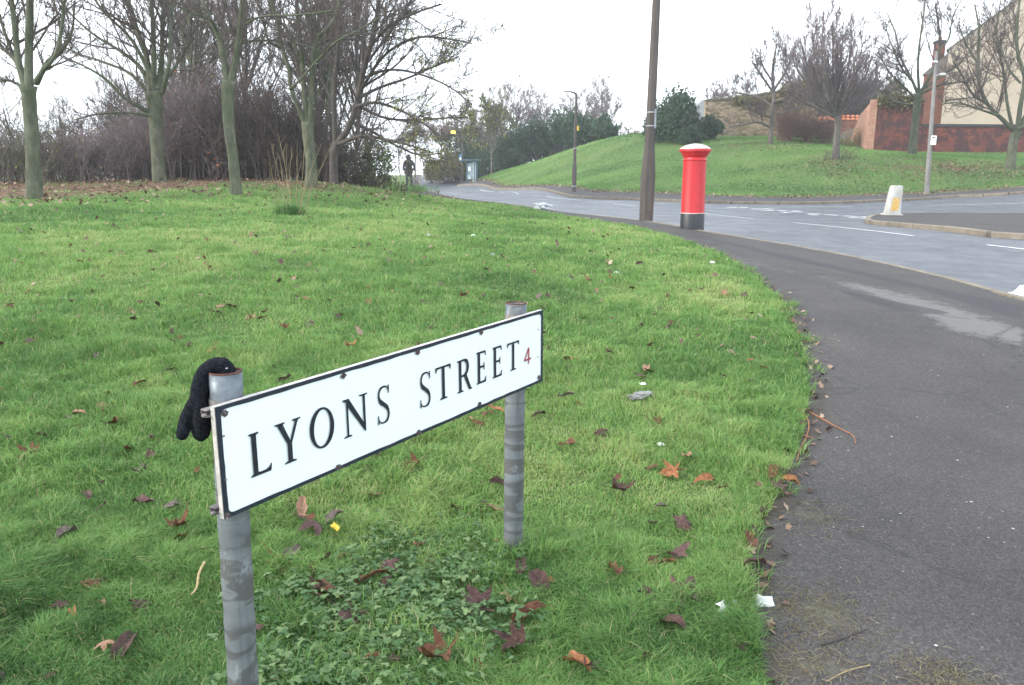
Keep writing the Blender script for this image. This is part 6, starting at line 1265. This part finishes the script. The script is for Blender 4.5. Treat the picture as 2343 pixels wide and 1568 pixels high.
# ------------------------------------------------------------------ evergreen shrubs and hedge
def shrub(name, label, px, py, Y, wpx, hpx, seed, leafm, n_=5200, size=.16, cat='shrub', group=None, depth=None, twig=M_twigs, aspect=.55, lobes=9, droop=.1, spikes=0):
    rnd = np.random.default_rng(seed); x = U(px, py, Y)[0]; z = g1(x, Y); s_ = Y/FPX; w_, h_ = wpx*s_/2, hpx*s_; dp = depth or w_*.8; p = np.array([x, Y, z]); t = thing(name, label, cat, p, group)
    L_ = []
    for i in range(lobes):
        a = rnd.uniform(-1, 1); b_ = rnd.uniform(-.8, .8); hh = h_*(.22+.48*rnd.random())*(1-.35*abs(a)); L_.append((p+np.array([a*w_*.66, b_*dp*.6, hh]), np.array([w_*rnd.uniform(.28, .45), dp*rnd.uniform(.3, .5), min(hh*.98, h_*rnd.uniform(.26, .40))])))
    L_.append((p+np.array([0, 0, h_*.68]), np.array([w_*.42, dp*.4, h_*.32])))
    m_ = n_//len(L_); C, N_ = [], []
    for c_, r_ in L_:
        d = unit(rnd.normal(size=(m_, 3))); q = rnd.random((m_, 1))**.35*(.88+.3*np.sin(d[:, :1]*7+seed)*np.cos(d[:, 1:2]*6)+.16*np.sin(d[:, 2:3]*15+seed*2)*np.cos(d[:, :1]*13)); C.append(c_+d*r_*q); N_.append(d)
    C = np.vstack(C); N_ = np.vstack(N_); k = len(C); dd = unit(N_*.6+rnd.normal(size=(k, 3))*.8+np.array([0, 0, .25-droop])); s2 = unit(np.cross(dd, rnd.normal(size=(k, 3)))); out_ = rnd.random((k, 1)) < .06; C = C+N_*out_*size*rnd.uniform(.5, 2.2, (k, 1)); ln = size*(.5+.9*rnd.random((k, 1)))
    V = np.stack([C-dd*ln*.5, C+s2*ln*aspect*.5, C+dd*ln*.5, C-s2*ln*aspect*.5], 1).reshape(-1, 3); mb = MB(); mb.add(V, np.arange(k*4).reshape(k, 4), np.repeat((.15+.6*rnd.random(k)+.35*(vnoise(C[:, 0]+C[:, 2], C[:, 1]+C[:, 2]*.6, .6)-.5)).clip(0, 1), 4)); mb.build('foliage', leafm, t, attr='tone')
    st = []
    for i in range(16):
        c_, r_ = L_[rnd.integers(0, len(L_))]; e_ = c_+unit(rnd.normal(size=3)+np.array([0, 0, .8]))*r_*1.05; b0 = p+np.array([rnd.normal(0, .12*w_), rnd.normal(0, .1*dp), -.05]); st.append(np.array([b0, b0*.6+e_*.4+np.array([0, 0, .2*h_*.3]), b0*.2+e_*.8, e_]))
    A_ = np.array(st); R_ = np.tile(np.array([.03, .022, .014, .008])*max(.6, h_/2.5), (16, 1)); mb = MB(); mb.tubes(A_, R_, 5)
    A2, R2_ = grow(A_, R_, 5, .45, .6, .3, 5, rnd, .4, .6, .008); mb.tubes(A2, R2_, 3); mb.build('stems', twig, t); return t
gH = 'evergreen bushes of the hedge on the hill'
hb = [(1022,410,80,70,60),(1060,408,83,70,95),(1105,404,82,80,85),(1150,393,78,80,78),(1192,382,76,82,82),(1232,366,74,80,88),(1272,352,73,84,92),(1308,340,71,70,76),(1345,330,70,60,52),(1382,322,69,56,46)]
for i, (a, b_, Y, w_, h_) in enumerate(hb):
    shrub('hedge_bush', 'dark evergreen bush of the hill hedge, %s' % ['leftmost, beside the distant lamp','behind the bus shelter','behind the yellowing tree','right of the yellowing tree','third from the tall middle','just left of the tallest','the tallest, left of the hooked lamp','behind the hooked lamp','right of the hooked lamp','rightmost, at the crest'][i], a, b_+5, Y, w_*1.65, h_*1.10+8, 50+i, M_dleaf if i > 0 else M_ivy, 6800, .24, 'bush', gH, lobes=11)
shrub('evergreen_bush', 'large dark evergreen bush right of the tall lamp column', 1548, 324, 57, 128, 124, 71, M_dleaf, 9000, .22, 'bush', 'evergreen bushes before the stone wall', lobes=15)
shrub('evergreen_bush', 'tall narrow dark bush partly hidden by the lamp column', 1498, 332, 58, 60, 92, 72, M_dleaf, 3600, .2, 'bush', 'evergreen bushes before the stone wall')
shrub('evergreen_bush', 'low wide evergreen bush against the left end of the stone wall', 1622, 316, 57, 76, 56, 73, M_dleaf, 4200, .2, 'bush', 'evergreen bushes before the stone wall')
shrub('evergreen_bush', 'small round evergreen bush in front of the large one', 1580, 320, 55.5, 70, 42, 74, M_dleaf, 3000, .18, 'bush', 'evergreen bushes before the stone wall')
shrub('ivy_mass', 'olive brown ivy tumbling over the top of the stone wall', 1835, 250, 60.8, 110, 60, 75, M_ivy, 3800, .2, 'ivy', None, .5) if False else None
# ivy and dark twigs on and beyond the stone wall
def ivy(name, label, px, py, Y, wpx, hpx, seed, m, n_):
    rnd = np.random.default_rng(seed); s_ = Y/FPX; c0 = U(px, py, Y); k = n_; C = c0+np.column_stack([rnd.uniform(-.5, .5, k)*wpx*s_, rnd.normal(0, .16, k)-.2, rnd.normal(0, .30, k)*hpx*s_])
    dd = unit(rnd.normal(size=(k, 3))); s2 = unit(np.cross(dd, rnd.normal(size=(k, 3)))); ln = .17*(.5+.9*rnd.random((k, 1))); V = np.stack([C-dd*ln*.5, C+s2*ln*.35, C+dd*ln*.5, C-s2*ln*.35], 1).reshape(-1, 3); mb = MB(); mb.add(V, np.arange(k*4).reshape(k, 4), np.repeat(rnd.random(k), 4)); tag(mb.build(name, m, None, tuple(c0), attr='tone'), label, 'ivy')
ivy('ivy', 'olive ivy hanging over the right end of the stone wall', 1830, 212, 60.1, 90, 44, 1, M_ivy, 2200)
ivy('ivy', 'dark ivy along the middle top of the stone wall', 1730, 232, 60.1, 110, 18, 2, M_ivy, 1100)
ivy('ivy', 'dark creeper on top of the red brick corner', 2055, 232, 52.2, 100, 26, 3, M_ivy, 1300)

# ------------------------------------------------------------------ thickets of bare stems
def thicket(name, label, x, y, w_, d_, H, seed, twigm, ns=150, group=None, arch=.5, rmin=.007, cat='thicket', lev=((7,.5),(5,.5)), leaf=None, sr=.012):
    rnd = np.random.default_rng(seed); z = g1(x, y); p = np.array([x, y, z]); t = thing(name, label, cat, p, group); bx = rnd.uniform(-.5, .5, ns)*w_; by = rnd.uniform(-.5, .5, ns)*d_; h = H*(.35+.65*rnd.random(ns))*(1-.35*(bx/w_*2)**2)
    a = rnd.random(ns)*6.28; le = arch*h*rnd.random(ns); n = 8; u_ = np.linspace(0, 1, n)[None]; zz_ = gz(x+bx, y+by)
    P = np.stack([x+bx[:, None]+np.cos(a)[:, None]*le[:, None]*u_**1.7, y+by[:, None]+np.sin(a)[:, None]*le[:, None]*u_**1.7, zz_[:, None]-.05+h[:, None]*(u_-arch*.45*u_**3*rnd.random((ns, 1)))], -1); P[:, 1:] += rnd.normal(0, .025*H/3, P[:, 1:].shape)
    R = sr*(.6+.8*rnd.random((ns, 1)))*np.linspace(1.1, .35, n)[None]; mb = MB(); mb.tubes(P, R, 4); mb.build('stems', twigm, t); A_, B_ = P, R; mb = MB(); last = None
    for m_, lf in lev: A_, B_ = grow(A_, B_, m_, lf, .8, .12, 5, rnd, .12, .6, rmin, wob=.22); mb.tubes(A_, B_, 3); last = A_
    mb.build('crown', twigm, t)
    if leaf: mb = MB(); leaves_on(mb, last, leaf[1], leaf[2], rnd, leaf[3], .2); mb.build('leaves', leaf[0], t, attr='tone')
    return t
gT = 'tangled thickets at the wood edge'
def at(px, Y): x = U(px, 400, Y)[0]; return x, Y
# slender wood trees behind
gW = 'slender bare trees of the wood'
protos = []
r_w = np.random.default_rng(77)
spots = []
for i in range(17):
    px = 395+ (r_w.random())*430; Y = 26+r_w.random()*16; spots.append((px, Y, r_w.uniform(8.5, 12.5)))
for i in range(14):
    px = -60+r_w.random()*440; Y = 30+r_w.random()*18; spots.append((px, Y, r_w.uniform(4.2, 6.0)))
words = ['with a straight stem', 'with a slightly bent stem', 'with crowded upright twigs', 'with a thin open crown']
for v in range(4):
    px, Y, H = spots[v*5]; protos.append((auto_tree('slender_tree', 'slender bare tree %s behind the thicket' % words[v], px, 420, Y, 10.0, 1.7+.3*v, 200+v, M_bark2 if v % 2 else M_bark, [M_twigs, M_twigs2, M_twigg, M_twigs][v], gW, nl=13, fork=.14, lev=((7,.36),(4,.5),(4,.5)), rmin=.009, tw=.0085, up=.35), v))
for i, (px, Y, H) in enumerate(spots):
    if i in (0, 5, 10, 15): continue
    o, v = protos[i % 4]; x = U(px, 400, Y)[0]; copy_thing(o, (x, Y, g1(x, Y)-.05), r_w.random()*6.28, ('slender bare tree %s ' % words[v])+('in the low left wood' if px < 380 else 'behind the thicket'), H/10.0)
for i, (px, Y, w_, d_, H, m, lf, ns, lb) in enumerate([
  (430,25.5,3.4,2.6,3.3,M_twigs2,(M_rleaf,260,.10,.7),170,'tall purple brown bramble thicket between the second and third trees'),(500,26.5,3.4,2.6,3.6,M_twigs2,(M_rleaf,220,.10,.7),170,'dense dark thicket behind the Y shaped tree'),(590,25.5,3.4,2.6,3.6,M_twigs,(M_rleaf,160,.09,.7),170,'dark thicket behind the sapling stems'),
  (660,25.5,3.2,2.6,3.1,M_twigs,None,170,'thicket left of the crooked limbed tree'),(735,26.5,2.8,2.4,2.5,M_twigs,(M_sleaf,500,.10,.6),80,'thicket with green sprays behind the leaning tree'),(800,27.5,2.2,2.2,1.5,M_twigs,(M_sleaf,600,.10,.6),50,'low leafy thicket at the wood corner by the road'),
  (850,30,2.4,1.8,.8,M_twigs,(M_yleaf,160,.08,.4),40,'low bramble beside the walking person'),(395,28,3.2,2.6,3.0,M_twigs2,(M_yleaf,300,.10,.6),130,'thicket with yellow leaves beside the second tree'),(310,26,3.6,3.0,1.9,M_twigs2,(M_yleaf,120,.09,.6),90,'low brown thicket left of the second tree'),
  (225,25,3.6,3.0,1.8,M_twigs2,None,75,'low brown thicket right of the first tree'),(140,24,3.6,3.0,1.8,M_twigs2,(M_yleaf,80,.08,.6),75,'low thicket just right of the leftmost tree'),(40,23,3.6,3.0,1.9,M_twigg,(M_yleaf,120,.08,.6),70,'low greenish thicket at the left edge'),(-40,24,3.6,3.0,2.1,M_twigg,None,70,'thicket cut by the left edge of the photo'),
  (560,31,5,3,5.0,M_twigs2,None,50,'higher thicket deeper in the wood behind the sapling'),(450,31,5,3,5.0,M_twigs2,(M_yleaf,500,.12,.6),50,'higher thicket with greenish leaves deep in the wood'),(680,31,5,3,4.6,M_twigs,None,45,'higher thicket deeper in the wood by the leaning tree'),(190,34,7,4,2.6,M_twigs2,None,90,'pale far thicket across the left background'),(40,34,7,4,3.0,M_twigg,None,90,'pale far thicket at the left background edge'),(330,34,6,4,3.0,M_twigs2,None,100,'pale far thicket behind the sweeping limb')]):
    x, y = at(px, Y); thicket('thicket', lb, x, y, w_, d_, H, 300+i, m, ns, gT, leaf=lf, rmin=.0075 if Y < 29 else .010, arch=.55, lev=((8,.42),(5,.5)))
x, y = at(1832, 54.5); thicket('bare_bush', 'reddish brown bare bush at the foot of the stone wall', x, y, 3.2, 2.0, 2.7, 401, simple('russet_twigs', (.19, .115, .09), (.12, .07, .06), 6, .95, 0), 150, None, cat='bush', arch=.7, rmin=.012, lev=((8,.45),(5,.5)))
x, y = at(1945, 54.5); thicket('dry_reeds', 'tuft of dry straw coloured reeds by the brick return', x, y, 1.6, .6, 1.5, 402, M_twig2, 90, None, cat='reeds', arch=.3, rmin=.010, lev=((3,.4),))
for i, (px, Y, w_, H) in enumerate([(1905, 66, 5.5, 5.6), (1950, 67, 5., 5.2), (2010, 66, 4.5, 4.2)]):
    x, y = at(px, Y); thicket('bare_bush', ['dark twiggy bush behind the vase shaped tree', 'dark twiggy bush above the orange tiled wall', 'dark twiggy bush behind the red brick corner'][i], x, y, w_, 2.5, H, 405+i, M_twigs, 150, 'dark twiggy bushes behind the walls', cat='bush', arch=.5, rmin=.014, lev=((8,.42),(5,.5)))
# suckers round the foot of the vase shaped tree
x, y = at(1912, 43.7); thicket('tree_suckers', 'short suckers sprouting round the foot of the vase shaped tree', x, y, 1.7, .5, 1.15, 410, M_twigs, 26, None, cat='shoots', arch=.9, rmin=.009, lev=((3,.5),))
# sapling shoots in the lawn
p = G(665, 494); rnd = np.random.default_rng(60); t = thing('sapling', 'clump of thin straight tan sapling shoots standing in the lawn', 'sapling', (p[0], p[1], g1(p[0], p[1])))
M_shoot = simple('tan_shoot', (.33, .27, .16), (.22, .17, .10), 8, .8, .1); s_ = p[1]/FPX
for bx, tx, ty in [(655,622,340),(660,655,330),(668,636,305),(672,680,330),(676,700,290),(650,612,340),(684,735,330),(663,668,340),(690,760,330),(640,618,390),(678,690,370),(700,725,390),(655,640,360),(670,650,400),(684,705,340)]:
    b0 = np.array([U(bx, 490, p[1])[0], p[1]+rnd.normal(0, .08), 0]); b0[2] = g1(b0[0], b0[1])-.03; e_ = U(tx, ty, p[1]+rnd.normal(0, .25)); mm = (b0+e_)/2+np.array([rnd.normal(0, .03), 0, .05]); mb = MB(); c_ = curve([b0, mm, e_], n=12); mb.tubes(c_, np.linspace(.0052, .0025, 12), 5); 
    A2, R2_ = grow(c_[None], np.linspace(.008, .003, 12)[None], 4, .16, .5, .3, 4, rnd, .5, .5, .0025); mb.tubes(A2, R2_, 3); mb.build('shoot', M_shoot, t)
tufts('grass', [(p[0]+rnd.normal(0, .13), p[1]+rnd.normal(0, .10)) for _ in range(40)], 16, .22, .007, .05, 'rank dark tussock round the foot of the sapling shoots', 0., .7)
tufts('grass', [(G(945+rnd.normal(0, 25), 438+rnd.normal(0, 2))[:2]) for _ in range(40)], 14, .32, .014, .2, 'rank grass tuft on the verge by the walking person', .1, .7)
# clinging green sprays near the road end of the wood
shrub('leafy_shrub', 'loose green leafed shrub at the corner of the wood above the road', 850, 415, 31, 120, 135, 81, M_sleaf, 1500, .13, 'shrub', lobes=8)

# ------------------------------------------------------------------ thin winter haze
mb = MB(); mb.box((40, 150, -12), (700, 420, 44)); o = mb.build('haze', None, None, (40, 150, 0)); hm = bpy.data.materials.new('haze_air'); hm.use_nodes = True; ht = hm.node_tree; ht.nodes.clear()
ho = ht.nodes.new('ShaderNodeOutputMaterial'); hv = ht.nodes.new('ShaderNodeVolumePrincipled'); hv.inputs['Color'].default_value = (.93, .96, 1., 1); hv.inputs['Density'].default_value = HAZE; hv.inputs['Anisotropy'].default_value = .3; ht.links.new(hv.outputs[0], ho.inputs['Volume']); o.data.materials.append(hm)
tag(o, 'thin pale winter haze over the whole place', 'haze', kind='stuff')
